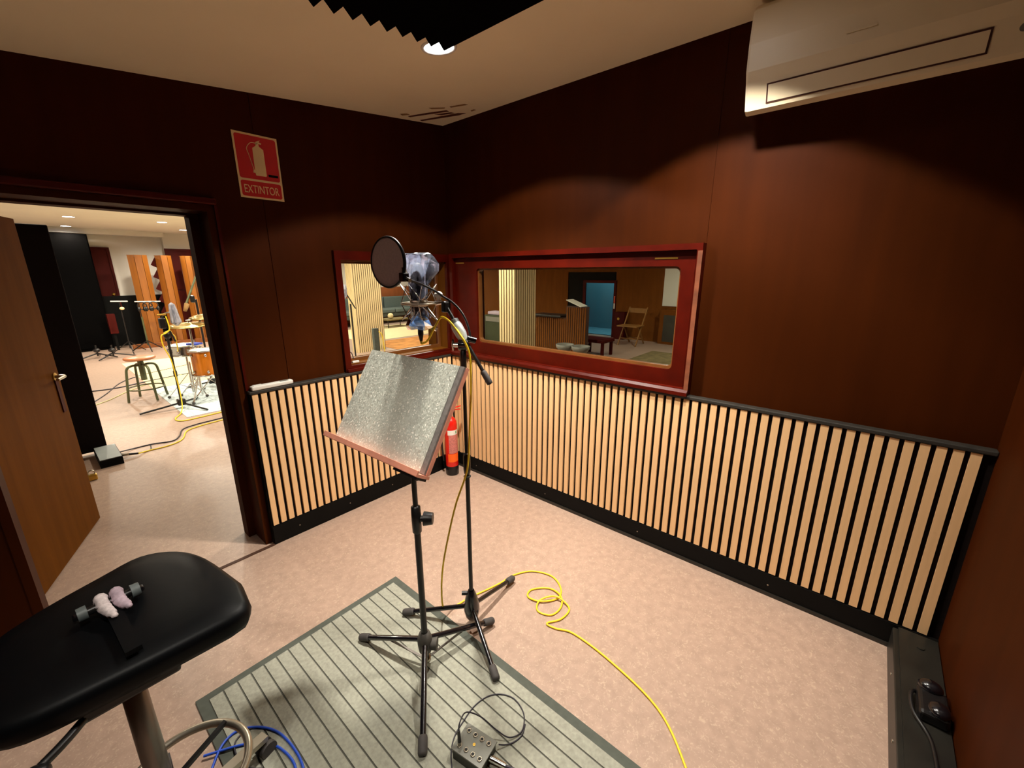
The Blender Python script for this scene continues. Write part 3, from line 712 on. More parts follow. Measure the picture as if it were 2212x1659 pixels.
MB().cyl((-1.135, -1.395, 1.352), (-1.108, -1.412, 1.342), .013, n=14).build('stand_clamp', 'stand_gloss', pf)

# ---- condenser microphone in a spider mount, wrapped in a plastic bag
mc = V((-1.225, -1.222, 1.484))
sm_ = thing('shock_mount', 'silver spider shock mount at the end of the boom', 'shock mount', tuple(mc))
MB().torus(mc, (0, 0, 1), .067, .0035, 40, 8).build('ring', 'steel_satin', sm_)
def ringpt(r, z, a): return mc+V((r*math.cos(a), r*math.sin(a), z))
for i in range(4):
    a = R(28+90*i)
    MB().tube([ringpt(.031, .012, a-.78), ringpt(.076, .072, a), ringpt(.031, .012, a+.78)], .0022, 6).build('upper_wire', 'chrome', sm_)
    MB().tube([ringpt(.031, -.012, a-.78), ringpt(.076, -.066, a), ringpt(.031, -.012, a+.78)], .0022, 6).build('lower_wire', 'chrome', sm_)
    MB().tube([ringpt(.067, 0, a+.4), ringpt(.046, .068, a+.78)], .002, 6).build('stay', 'chrome', sm_)
    MB().tube([ringpt(.067, 0, a+.4), ringpt(.032, -.085, a+.78)], .002, 6).build('stay', 'chrome', sm_)
MB().torus(mc-V((0, 0, .085)), (0, 0, 1), .031, .0025, 28, 6).build('base_ring', 'chrome', sm_)
MB().lathe([(.0315, -.012), (.0345, -.010), (.0345, .010), (.0315, .012)], mc, n=28).build('inner_ring', 'steel_satin', sm_)
sv = V((-1.180, -1.275, 1.484))
MB().cyl(sv-V((.004, -.005, 0)), HD+V((-.006, .006, .004)), .009, n=14).build('arm', 'chrome', sm_)
MB().ball(sv+V((.006, -.006, .032)), (.017, .017, .014)).cyl(sv+V((.006, -.006, .0)), sv+V((.006, -.006, .024)), .008, n=12).build('swivel_knob', 'plastic_white', sm_)
mi = thing('condenser_microphone', 'dark condenser microphone standing inside the spider mount', 'microphone', tuple(mc-V((0, 0, .09))))
MB().lathe([(.001, -.082), (.017, -.082), (.0245, -.072), (.0245, .055)], mc, n=28).build('body', 'mic_body', mi)
MB().lathe([(.0245, .055), (.0255, .058), (.0255, .12), (.021, .142), (.010, .152), (.0005, .153)], mc, n=28).build('grille', 'hole_black', mi)
MB().lathe([(.0258, .076), (.0262, .078), (.0262, .082), (.0258, .084)], mc, n=28).build('grille_band', 'chrome', mi)
MB().lathe([(.001, -.083), (.0105, -.083), (.0112, -.12), (.009, -.132), (.0055, -.15)], mc, n=18).build('plug', 'stand_black', mi)
# bag: crumpled film
bg = thing('plastic_bag', 'crumpled clear and blue plastic bag pulled over the condenser microphone', 'plastic bag', tuple(mc))
def bag_tube(zs, rs, seed, name, mm_, fins=(), n_=13):
    rnd = random.Random(seed); P = []
    ph_ = [rnd.uniform(0, 6.28) for _ in range(3)]
    for z, r in zip(zs, rs):
        for k_ in range(n_):
            a = 2*math.pi*k_/n_
            q = 1+.12*math.sin(2*a+ph_[0]+z*14)+.12*math.sin(4*a+ph_[1]-z*24)+rnd.uniform(-.05, .05)
            pt_ = mc+V((math.cos(a)*r*q, math.sin(a)*r*q, z+rnd.uniform(-.003, .003)))
            for fa, fz, fw, fd, fl in fins:
                da = math.atan2(math.sin(a-fa), math.cos(a-fa)); g_ = max(0, 1-abs(da)/.55)*max(0, 1-abs(z-fz)/fw)
                pt_ += V((math.cos(fa), math.sin(fa), fl))*fd*g_
            P.append(pt_)
    L_ = len(zs)
    o = MB().add(P, [(i*n_+k_, i*n_+(k_+1) % n_, (i+1)*n_+(k_+1) % n_, (i+1)*n_+k_) for i in range(L_-1) for k_ in range(n_)], False).build(name, mm_, bg, recalc=False)
    return o
RA = math.atan2(-.76, .65)
bag_tube([.015, .05, .085, .115, .145, .168, .182, .186], [.0285, .031, .033, .037, .040, .040, .036, .028], 3, 'upper_sleeve', 'bag_clear', ((RA, .125, .075, .062, .1), (RA+math.pi, .19, .07, .012, .3)))
bag_tube([.02, -.005, -.03, -.055], [.0290, .0285, .0285, .034], 5, 'middle_sleeve', 'bag_clear')
bag_tube([-.045, -.062, -.082, -.098], [.032, .046, .058, .050], 8, 'lower_skirt', 'bag_blue', ((RA, -.09, .05, .036, -.55), (RA+math.pi, -.08, .04, .014, -.2)))

# ---- yellow microphone cable: plug, boom, pole, floor
yc = thing('microphone_cable', 'yellow microphone cable running down the boom stand and coiling on the floor', 'cable', (-1.15, -1.385, 0))
up_ = [tuple(mc-V((0, 0, .150))), (-1.236, -1.242, 1.328), (-1.220, -1.262, 1.345), (-1.203, -1.283, 1.392), (-1.186, -1.302, 1.430), (-1.178, -1.330, 1.425), (-1.168, -1.362, 1.395), (-1.168, -1.398, 1.362), (-1.160, -1.412, 1.335), (-1.150, -1.420, 1.295), (-1.146, -1.420, 1.228), (-1.145, -1.416, 1.13), (-1.149, -1.411, 1.03), (-1.153, -1.406, .93), (-1.158, -1.400, .83), (-1.166, -1.388, .765), (-1.190, -1.348, .63), (-1.218, -1.313, .445), (-1.236, -1.293, .30), (-1.240, -1.283, .17), (-1.215, -1.262, .06), (-1.15, -1.250, .012), (-1.05, -1.262, .006), (-.955, -1.290, .0056), (-.87, -1.312, .0056), (-.777, -1.328, .0056), (-.690, -1.385, .0056), (-.652, -1.486, .0056), (-.690, -1.572, .0056), (-.760, -1.606, .0056), (-.838, -1.556, .010), (-.852, -1.484, .0056), (-.801, -1.468, .0056), (-.735, -1.532, .0056), (-.745, -1.610, .012), (-.800, -1.650, .0056), (-.872, -1.642, .0056), (-.893, -1.576, .0056), (-.838, -1.548, .012), (-.772, -1.600, .020), (-.780, -1.685, .0056), (-.860, -1.692, .0056), (-.925, -1.655, .0056), (-.923, -1.703, .0056), (-.893, -1.785, .0056), (-.912, -1.98, .0056), (-.975, -2.206, .0056), (-1.105, -2.355, .0056), (-1.30, -2.50, .0056), (-1.5, -2.72, .0056)]
MB().tube(spline(up_, 6), .0043, 8).build('lead', 'yellow_cable', yc)

# ---- headphone splitter box with jack cable
db = thing('splitter_box', 'grey metal box with eight jack sockets on the striped mat', 'junction box', (-1.54, -1.80, .0115))
bo = V((-1.538, -1.796, 0)); bx_ = V((.17, -.985, 0)).normalized(); by_ = V((bx_.y, -bx_.x, 0))
if by_.x > 0: by_ = -by_
def trap(m, z0, z1, a0, b0, a1, b1):
    P = [bo+bx_*(s1*a0)+by_*(s2*b0)+V((0, 0, z0)) for s1, s2 in ((-1, -1), (1, -1), (1, 1), (-1, 1))]+[bo+bx_*(s1*a1)+by_*(s2*b1)+V((0, 0, z1)) for s1, s2 in ((-1, -1), (1, -1), (1, 1), (-1, 1))]
    return m.add(P, [(0, 3, 2, 1), (4, 5, 6, 7), (0, 1, 5, 4), (1, 2, 6, 5), (2, 3, 7, 6), (3, 0, 4, 7)])
trap(MB(), .0115, .054, .056, .046, .056, .046).build('case', 'di_side', db)
trap(MB(), .054, .0575, .062, .049, .061, .048).build('top_plate', 'di_grey', db)
for i in range(4):
    for j in (-1, 1):
        q = bo+bx_*(-.041+.0273*i)+by_*(j*.027)
        so_ = MB().lathe([(.0085, .0575), (.0085, .0605), (.0050, .0608), (.0050, .0590), (.0001, .0590)], q, n=14).build('socket', 'steel_satin', db)
        MB().cyl(q+V((0, 0, .0588)), q+V((0, 0, .0609)), .0044, n=12).build('socket_hole', 'hole_black', so_)
MB().cyl(bo+V((0, 0, .0575)), bo+V((0, 0, .059)), .005, n=10).build('center_screw', 'brass', db)
dx = thing('jack_cable', 'thin dark jack cable looping from the grey splitter box', 'cable', (-1.40, -1.75, .0115))
pj = bo+bx_*(-.041)+by_*(.027)
MB().cyl(pj+V((0, 0, .061)), pj+V((0, 0, .075)), .0062, n=12).build('plug_collar', 'steel_satin', dx)
MB().cyl(pj+V((0, 0, .075)), pj+V((.004, .006, .115)), .0065, .0048, n=12).build('plug', 'stand_black', dx)
e_ = pj+V((.004, .006, .115))
MB().tube(spline([tuple(e_), tuple(e_+V((.010, .004, .022))), (-1.515, -1.735, .125), (-1.475, -1.765, .09), (-1.448, -1.815, .045), (-1.425, -1.855, .022), (-1.38, -1.872, .0145), (-1.335, -1.85, .0135), (-1.312, -1.815, .0135), (-1.305, -1.768, .0135), (-1.325, -1.722, .0135), (-1.365, -1.69, .0135), (-1.425, -1.678, .0135), (-1.494, -1.688, .0135), (-1.545, -1.702, .0135), (-1.59, -1.735, .0135), (-1.63, -1.79, .0135), (-1.68, -1.86, .0135)], 7), .0023, 8).build('lead', 'dark_cable', dx)
xp = thing('balanced_plug', 'silver cable plug pushed into the side of the splitter box', 'plug', (-1.50, -1.87, .0115))
MB().cyl(bo+bx_*.058+by_*(-.008)+V((0, 0, .032)), bo+bx_*.115+by_*(-.016)+V((0, 0, .028)), .0105, .009, n=16).build('shell', 'chrome', xp)
MB().tube(spline([tuple(bo+bx_*.115+by_*(-.016)+V((0, 0, .028))), tuple(bo+bx_*.16+by_*(-.03)+V((0, 0, .020))), tuple(bo+bx_*.30+by_*(-.05)+V((0, 0, .016)))], 5), .0045, 8).build('lead', 'dark_cable', xp)
sc2 = thing('jumper_cable', 'short dark cable lying on the mat behind the splitter box', 'cable', (-1.43, -1.86, .0115))
MB().tube(spline([(-1.470, -1.846, .03), (-1.448, -1.860, .018), (-1.420, -1.874, .0138), (-1.385, -1.880, .0138), (-1.350, -1.866, .0138)], 6), .0023, 8).build('lead', 'dark_cable', sc2)

# ---- swivel stool (bottom left)
ch = thing('swivel_stool', 'black padded swivel stool with foot ring on a star base', 'stool', (-2.25, -1.31, 0))
def seat_mesh():
    m = MB()
    near = [(-2.012, -1.452), (-1.996, -1.425)]
    far = spline([(-1.985, -1.33), (-2.02, -1.12), (-2.07, -1.005), (-2.15, -.952), (-2.25, -.985), (-2.385, -1.045), (-2.475, -1.12), (-2.51, -1.25), (-2.49, -1.37), (-2.42, -1.435), (-2.28, -1.452), (-2.15, -1.458), (-2.05, -1.460)], 4)
    base = near+[(q.x, q.y) for q in [V((p_[0], p_[1], 0)) for p_ in far]]
    n_ = len(base); cx_, cy_ = -2.24, -1.23
    prof = [(.80, .678), (.955, .684), (.985, .700), (1.0, .722), (.985, .738), (.93, .748), (.70, .754), (.35, .753), (.02, .752)]
    P = []
    for (k_, z) in prof:
        for (a, b) in base: P.append((cx_+(a-cx_)*k_, cy_+(b-cy_)*k_, z))
    m.add(P, [(i*n_+j, i*n_+(j+1) % n_, (i+1)*n_+(j+1) % n_, (i+1)*n_+j) for i in range(len(prof)-1) for j in range(n_)], True)
    m.add(P[:n_], [list(range(n_))[::-1]])
    return m
seat = seat_mesh().build('seat', 'chair_black', ch)
MB().rbox((-2.34, -1.42, .645), (-2.16, -1.20, .678), .008).build('seat_plate', 'stand_black', ch)
MB().tube(spline([(-2.30, -1.38, .66), (-2.36, -1.44, .655), (-2.41, -1.475, .65)], 4), .009, 8).ball((-2.415, -1.48, .648), (.03, .022, .016)).build('height_lever', 'stand_black', ch)
MB().cyl((-2.25, -1.31, .46), (-2.25, -1.31, .648), .019, n=20).build('piston', 'steel_satin', ch)
MB().lathe([(.020, .60), (.029, .605), (.029, .648), (.021, .65)], (-2.25, -1.31, 0), n=20).build('piston_collar', 'stand_black', ch)
MB().lathe([(.029, .10), (.027, .30), (.025, .575), (.021, .58)], (-2.25, -1.31, 0), n=24).build('column', 'steel_dark', ch)
# foot ring
MB().torus((-2.2, -1.325, .225), (0, 0, 1), .148, .0115, 48, 12).build('foot_ring', 'steel_satin', ch)
for a in (35, 155, 275):
    MB().bar((-2.25+.03*math.cos(R(a)), -1.31+.03*math.sin(R(a)), .21), (-2.2+.145*math.cos(R(a)), -1.325+.145*math.sin(R(a)), .235), .012, .012).build('ring_spoke', 'stand_black', ch)
MB().lathe([(.03, .07), (.045, .075), (.045, .12), (.034, .13)], (-2.25, -1.31, 0), n=20).build('base_hub', 'stand_black', ch)
for a in (15, 87, 159, 231, 303):
    d = V((math.cos(R(a)), math.sin(R(a)), 0)); b0 = V((-2.25, -1.31, .10))
    lg_ = MB().bar(b0+d*.03, b0+d*.27-V((0, 0, .028)), .032, .018).build('base_leg', 'steel_satin', ch)
    e0 = b0+d*.265; sd = V((-d.y, d.x, 0))
    for s_ in (-1, 1): MB().cyl(V((e0.x, e0.y, .027))+sd*(s_*.006), V((e0.x, e0.y, .027))+sd*(s_*.022), .0265, n=18).build('caster_wheel', 'rubber_grey', lg_)
    MB().cyl(V((e0.x, e0.y, .03)), V((e0.x, e0.y, .075)), .007, n=10).build('caster_stem', 'stand_black', lg_)
# folded strut with clamp knobs on the seat, cloth tied around it
kdv = V((.97, .06, 0)).normalized(); kp = V((kdv.y, -kdv.x, 0))
kc0 = V((-2.245, -1.205, .781))
MB().bar(kc0+V((0, 0, -.010)), kc0+kp*.22+V((0, 0, -.014)), .030, .012).build('back_strut', 'chair_black', ch)
MB().cyl(kc0-kdv*.045, kc0+kdv*.045, .010, n=16).build('clamp_rod', 'stand_black', ch)
for s_ in (-1, 1): MB().cyl(kc0+kdv*(s_*.042), kc0+kdv*(s_*.060), .0185, .0175, n=18).build('clamp_knob', 'knob_grey', ch)
MB().rbox(tuple(kc0+V((-.07, .014, -.022))), tuple(kc0+V((.07, .032, -.008))), .004, 2, R(4)).build('bracket', 'stand_gloss', ch)
ct = thing('tied_cloth', 'lilac white cloth strip wrapped round the stool clamp', 'cloth', tuple(kc0))
for off, mm_, ln in ((-.014, 'cloth_white', .055), (.016, 'cloth_lilac', .042)):
    c_ = kc0+kdv*off
    wrap = [c_+(-kp)*(.015*math.cos(R(t_)))+V((0, 0, .017*math.sin(R(t_)))) for t_ in range(-20, 190, 21)]
    endp = wrap[-1]
    wrap += [endp+kp*(.006+ln*f)+kdv*(.012*f)+V((0, 0, -.001-.002*f)) for f in (.25, .5, .75, 1.0)]
    rad = [.0135+.0012*math.sin(i*1.7) for i in range(len(wrap))]; rad[-1] = .002; rad[-2] = .007; rad[-3] = .011
    MB().tube(spline(wrap, 3), [rad[min(len(rad)-1, i//3)] for i in range((len(wrap)-1)*3+1)], 10).build('cloth_wrap', mm_, ct)

# ---- blue cable and thin dark cable by the stool
bl = thing('blue_cable', 'bright blue cable looping on the mat corner by the stool', 'cable', (-1.98, -1.25, 0))
MB().tube(spline([(-2.16, -1.20, .006), (-2.10, -1.12, .0145), (-2.057, -1.095, .0145), (-2.02, -1.105, .0145), (-1.982, -1.141, .0145), (-1.955, -1.185, .0145), (-1.939, -1.233, .0145), (-1.93, -1.31, .0145), (-1.935, -1.39, .0145), (-1.97, -1.50, .0145)], 7), .0042, 8).build('lead', 'blue_cable', bl)
b2 = thing('blue_cable', 'short straight run of blue cable beside the stool caster', 'cable', (-2.0, -1.22, 0))
MB().tube(spline([(-2.14, -1.10, .0145), (-2.035, -1.166, .0145), (-1.99, -1.225, .0145), (-1.962, -1.268, .0145), (-1.95, -1.36, .0145), (-1.98, -1.46, .0145)], 6), .0042, 8).build('lead', 'blue_cable', b2)
b3 = thing('dark_cable', 'thin dark cable curling under the stool foot ring', 'cable', (-2.06, -1.2, 0))
MB().tube(spline([(-1.99, -1.128, .014), (-2.03, -1.118, .014), (-2.06, -1.14, .014), (-2.066, -1.20, .014), (-2.05, -1.26, .014), (-2.02, -1.30, .014), (-2.0, -1.36, .014)], 6), .0028, 8).build('lead', 'dark_cable', b3)

# ================================================================== THE LIVE ROOM SEEN THROUGH DOOR AND WINDOWS
YF, XE = 10.4, 7.4
struct(MB().box((-4, TW+.001, LZ), (XE+2.2, YF+.3, LZ+.1)).box((TW+.001, -3.6, LZ), (XE+2.2, TW+.001, LZ+.1)).build('ceiling', 'live_white'), 'white live room ceiling')
struct(MB().box((-4.1, YF, 1.13), (.25, YF+.2, LZ)).box((-4.1, YF, 0), (.25, YF+.2, 1.13)).build('wall_far', 'live_white'), 'far white wall behind the drums')
struct(MB().box((.25, YF-.12, 1.13), (XE+.2, YF+.2, LZ)).build('wall_far', 'live_white'), 'far white wall above the sofa')
struct(MB().box((.25, YF-.13, 0), (XE, YF+.1, 1.13)).build('wall_far', 'live_brown'), 'brown wood dado behind the sofa')
struct(MB().box((-4.2, TW, 0), (-4, YF+.2, LZ)).build('wall_west', 'live_white'))
struct(MB().box((-4.2, TW-.02, 0), (-3.5, TW, LZ)).build('wall_side', 'live_white'))
struct(MB().box((TW, -3.6, 0), (XE+.2, -3.4, LZ)).build('wall_south', 'dim_brown'))
m = MB()
for a, b, c, d in rects_minus(-3.4, YF-.13, 0, LZ, [(2.33, 3.72, 0, 1.60)]): m.box((XE, a, c), (XE+.2, b, d))
struct(m.build('wall_east', 'dim_brown'), 'brown wood wall with the doorway to a blue room')
struct(MB().box((-4, 10.05, 2.40), (.24, 10.39, LZ)).build('trim_4', 'live_white'), 'low white ceiling beam near the far wall')
struct(MB().box((-1.02, YF-.06, 0), (.249, YF-.0005, 1.115)).build('trim_5', 'black_paint'), 'black panelled dado on the far wall')
d2 = thing('door_2', 'dark red door beside the tall black cabinet', None, (-1.0, YF, 0), kind='structure')
MB().box((-1.40, YF-.03, 0), (-.745, YF-.001, 2.11)).build('leaf', 'live_red', d2)
MB().box((-.745, YF-.05, 1.12), (-.70, YF-.001, 2.15)).box((-1.45, YF-.05, 2.11), (-.745, YF-.001, 2.15)).build('frame', 'live_red', d2)
MB().ball((-.80, YF-.06, 1.15), .03).build('knob', 'brass', d2)
d3 = thing('door_3', 'wide dark red double door behind the wooden diffusers', None, (.8, YF-.13, 0), kind='structure')
for a, b in ((.30, .86), (.88, 1.45)):
    MB().box((a, YF-.165, 0), (b, YF-.1305, 1.20)).build('lower_panel', 'live_red', d3)
    MB().box((a, YF-.165, 1.215), (b, YF-.1305, 2.10)).build('upper_panel', 'live_red', d3)
MB().box((.24, YF-.175, 2.10), (1.5, YF-.1305, 2.16)).box((.24, YF-.175, 0), (.30, YF-.1305, 2.10)).build('frame', 'live_red', d3)

# lamps of the live room: four seen, most others unseen and added to light it
live = [(-1.416, 7.69, 0, 1.3), (-1.324, 9.72, 0, .4), (-.232, 7.55, 0, 1.5), (-.298, 5.855, 0, 1.0), (-.5, 3.5, 0, 1.0), (-2.2, 3.3, 0, 1.4), (1.3, 4.2, 0, 1.0), (3.5, 4.6, 0, 1.2), (3.6, 7.6, 0, 1.3), (.4, 9.0, 0, .9), (.95, 1.75, 0, 2.2), (5.6, 8.6, 0, 1.2), (2.7, -.9, 0, .38), (5.7, -.3, 0, .7)]
lab = ['front lamp of the two above the tall black cabinet', 'rear lamp of the two above the tall black cabinet', 'ceiling lamp above the middle wooden diffuser', 'ceiling lamp at the upper right corner of the doorway',
       'unseen fill lamp added above the drum kit', 'unseen fill lamp added behind the open door leaf', 'unseen fill lamp added between drum kit and slatted pillar', 'unseen fill lamp added beyond the slatted pillar of the small window', 'unseen fill lamp added above the sofa rug', 'unseen fill lamp added by the wide red double door', 'ceiling lamp lighting the slatted pillar of the long window', 'unseen fill lamp added above the low table', 'unseen dim fill lamp added behind the long window wall', 'unseen dim fill lamp added above the olive rug']
first = None
for i, (x, y, _, _k) in enumerate(live):
    e = LIVE_BEAM*live[i][3]
    l_ = lab[i]
    downlight('ceiling_downlight', l_, 'ceiling lamp', (x, y, LZ-.0005), 0, .075, e, 0, LIVE_COL, 'live room ceiling lamps', size=(R(166), R(166)))

# ---- black things on the left of the doorway view
kb = thing('tall_cabinet', 'tall black cabinet against the far white wall', 'cabinet', (-1.75, 10.0, 0))
MB().box((-2.6, 9.92, 0), (-1.04, 10.04, 2.38)).build('body', 'foam', kb)
for a, b in ((-2.58, -1.83), (-1.81, -1.06)): MB().box((a, 9.90, .06), (b, 9.92, 2.35)).build('door', 'foam', kb)
gp = thing('acoustic_screen', 'black upright acoustic screen just outside the door', 'acoustic screen', (-2.2, 2.6, 0))
MB().rbox((-2.62, 2.60, .03), (-1.965, 2.66, 1.98), .008).build('panel', 'black_felt', gp)
for x in (-2.5, -2.2): MB().box((x-.03, 2.45, 0), (x+.03, 2.82, .03)).build('foot', 'black_paint', gp)
sb = thing('stage_box', 'flat grey topped floor box with plugs at the black screen', 'stage box', (-1.95, 2.45, 0))
MB().box((-2.06, 2.17, 0), (-1.912, 2.59, .066)).build('case', 'black_paint', sb)
MB().box((-2.055, 2.175, .0665), (-1.916, 2.58, .072)).build('lid', 'grey_box', sb)
MB().cyl((-1.912, 2.30, .035), (-1.86, 2.29, .03), .012, n=12).build('plug', 'chrome', sb)
MB().cyl((-1.86, 2.29, .03), (-1.80, 2.28, .02), .010, .007, n=12).build('plug_boot', 'stand_black', sb)
def floor_cable(label, pts, mm_, r=.005, name='floor_cable', group=None):
    t = thing(name, label, 'cable', (pts[0][0], pts[0][1], 0), group)
    MB().tube(spline([(p[0], p[1], (p[2] if len(p) > 2 else r+.001)) for p in pts], 6), r, 6).build('lead', mm_, t)
floor_cable('yellow floor cable from the stage box into the live room', [(-1.80, 2.28, .02), (-1.72, 2.33), (-1.60, 2.33), (-1.50, 2.37), (-1.43, 2.46), (-1.36, 2.66), (-1.24, 2.74), (-1.0, 2.78), (-.6, 2.82)], 'yellow_cable', .006)
floor_cable('dark floor cable from the stage box beside the yellow one', [(-1.91, 2.42, .03), (-1.80, 2.50), (-1.66, 2.50), (-1.52, 2.45), (-1.44, 2.56), (-1.37, 2.76), (-1.24, 2.83), (-1.0, 2.86), (-.6, 2.93)], 'dark_cable', .006)
floor_cable('short black cable tie ends near the stage box', [(-1.91, 2.36, .03), (-1.82, 2.36), (-1.74, 2.33), (-1.70, 2.36), (-1.69, 2.41, .03)], 'dark_cable', .005)
lk = thing('brass_padlock', 'small brass catch on the floor beside the door leaf', 'catch', (-2.13, 1.95, 0))
MB().rbox((-2.165, 1.93, .002), (-2.10, 1.97, .05), .008).build('body', 'brass', lk)
MB().torus((-2.13, 1.95, .062), (0, 1, 0), .02, .005, 18, 6).build('shackle', 'steel_satin', lk)

# ---- wooden diffusers
def diffuser(x0, wd, label, fins):
    t = thing('wooden_diffuser', label, 'acoustic diffuser', (x0+wd/2, 9.62, 0), 'pine diffusers by the far wall')
    pl = [(0, 0), (.30, -.10), (.68, -.11), (1.0, -.02)]
    for k_ in range(3):
        (a, b), (c, d) = pl[k_], pl[k_+1]
        MB().prism([(x0+a*wd+.003, 9.66+b), (x0+c*wd-.003, 9.66+d), (x0+c*wd-.003, 9.685+d), (x0+a*wd+.003, 9.685+b)], (0, 0, .05), (1, 0, 0), (0, 1, 0), (0, 0, 1.92)).build('plank', 'pine', t)
    MB().prism([(x0+a*wd, 9.66+b) for a, b in pl]+[(x0+wd, 9.72), (x0, 9.72)], (0, 0, 1.9705), (1, 0, 0), (0, 1, 0), (0, 0, .012)).build('cap', 'pine', t)
    for k_ in range(fins):
        MB().bar((x0-.03, 9.74, 1.75-.26*k_), (x0+.06, 9.70, 1.92-.26*k_), .02, .12).build('fin', 'live_red', t)
    MB().rbox((x0-(.26 if fins == 0 and wd > .3 else .05), 9.50, 0), (x0+wd+.03, 9.60-.035, .10), .006).build('foot', 'pine_edge', t)
    MB().box((x0+.02, 9.735, 0), (x0+wd-.02, 9.79, 1.95)).build('back', 'pine_edge', t)
diffuser(-.53, .33, 'left pine diffuser column, widest and darkest of three', 0)
diffuser(-.07, .29, 'middle pine diffuser column with fins on its edge', 5)
diffuser(.38, .25, 'right pine diffuser column in front of the red door', 0)

# ---- stands by the far wall
def simple_tripod(t, c, r, z, rad=.008, mm_='stand_black', a0=30):
    for k_ in range(3):
        a = R(a0+120*k_)
        MB().cyl((c[0], c[1], z), (c[0]+r*math.cos(a), c[1]+r*math.sin(a), rad+.0075), rad, n=8).build('leg', mm_, t)
def pole(t, c, z0, z1, r=.011, mm_='stand_black', nm='pole'): MB().cyl((c[0], c[1], z0), (c[0], c[1], z1), r, n=10).build(nm, mm_, t)
s1 = thing('cross_bar_stand', 'stand with white cross bar and hanging white ball', 'stand', (-.90, 9.0, 0))
simple_tripod(s1, (-.90, 9.0), .3, .25); pole(s1, (-.90, 9.0), .1, 1.05)
MB().cyl((-1.03, 9.0, 1.062), (-.77, 9.0, 1.05), .012, n=10).build('cross_bar', 'plastic_white', s1)
MB().ball((-.885, 8.97, .915), (.04, .04, .033)).build('ball', 'sign_cream', s1)
MB().cyl((-.885, 8.97, 1.04), (-.885, 8.97, .94), .008, n=8).build('hanger', 'live_red', s1)
s2 = thing('headphone_stand', 'stand with a bar of hanging dark headphones by the left diffuser', 'stand', (-.60, 9.0, 0))
simple_tripod(s2, (-.60, 9.05), .28, .22, .011); pole(s2, (-.60, 9.05), .12, .72, .016, 'stool_green'); pole(s2, (-.60, 9.05), .7, 1.02, .008)
MB().cyl((-.66, 9.05, 1.035), (-.24, 9.05, 1.02), .011, n=10).build('cross_bar', 'plastic_white', s2)
for k_, x in enumerate((-.56, -.47, -.37)):
    hpn = thing('headphones', ('left', 'middle', 'right')[k_]+' dark headphones hanging on the cross bar', 'headphones', (x, 9.0, .8), 'headphones on the cross bar')
    MB().torus((x, 9.02, .945), (0.3, 1, 0), .075, .010, 24, 6).build('headband', 'stand_black', hpn)
    for s_ in (-1, 1): MB().ball((x+s_*.06, 9.0, .88), (.03, .04, .05)).build('ear_cup', 'stand_black', hpn)
for k_, (x, y) in enumerate(((-1.42, 8.75), (-1.22, 8.55))):
    s3 = thing('low_stand', ('left', 'right')[k_]+' low black stand base on the floor before the black cabinet', 'stand', (x, y, 0), 'low stand bases')
    simple_tripod(s3, (x, y), .33, .10, .012, a0=-40+25*k_); pole(s3, (x, y), .05, .26, .014)
    MB().ball((x, y, .16), (.06, .06, .045)).build('knob', 'stand_gloss', s3)
sp = thing('wooden_speaker', 'small red brown box in front of the black dado', 'speaker', (-1.0, 9.7, 0))
MB().rbox((-1.075, 9.62, .36), (-.945, 9.75, .77), .006).build('cabinet', 'live_red', sp)
MB().box((-1.03, 9.66, 0), (-.99, 9.70, .36)).build('post', 'black_paint', sp)

# ---- round stool
rs = thing('round_stool', 'round wooden stool with bent olive metal legs in live room', 'stool', (-1.36, 4.5, 0))
so_ = (-1.36, 4.5, 0)
MB().lathe([(.001, .530), (.150, .530), (.162, .540), (.162, .556), (.152, .564), (.001, .566)], so_, n=32).build('seat', 'stool_wood', rs)
MB().cyl((-1.36, 4.5, .26), (-1.36, 4.5, .53), .032, n=16).build('screw_column', 'stool_green', rs)
for a in (15, 105, 195, 285):
    d = V((math.cos(R(a)), math.sin(R(a)), 0)); b0 = V((-1.36, 4.5, 0))
    MB().tube(spline([b0+d*.03+V((0, 0, .455)), b0+d*.10+V((0, 0, .46)), b0+d*.155+V((0, 0, .43)), b0+d*.175+V((0, 0, .33)), b0+d*.215+V((0, 0, .005))], 6), .014, 10).build('leg', 'stool_green', rs)
MB().torus((-1.36, 4.5, .16), (0, 0, 1), .19, .009, 36, 8).build('foot_ring', 'stool_green', rs)

# ---- rugs
def rug(label, a, b, mm_, z=.006, name='rug'):
    t = tag(MB().rbox((a[0], a[1], .0005), (b[0], b[1], z), .002).build(name, mm_), label, 'rug'); return t
rug('pale blue printed drum rug under the drum kit', (-1.235, 3.2), (1.2, 5.08), 'rug_print')
rug('cream rug beyond the drums behind the round stool', (-1.22, 5.1), (1.2, 7.7), 'rug_cream')
rug('cream rug in front of the green sofa', (3.0, 6.5), (6.2, 8.9), 'rug_cream')
rug('orange brown patterned rug seen through the small window', (2.9, 4.9), (5.0, 6.3), 'rug_orange')
rug('olive patterned rug on the floor of the far room corner', (4.95, -.6), (6.2, .80), 'rug_olive')

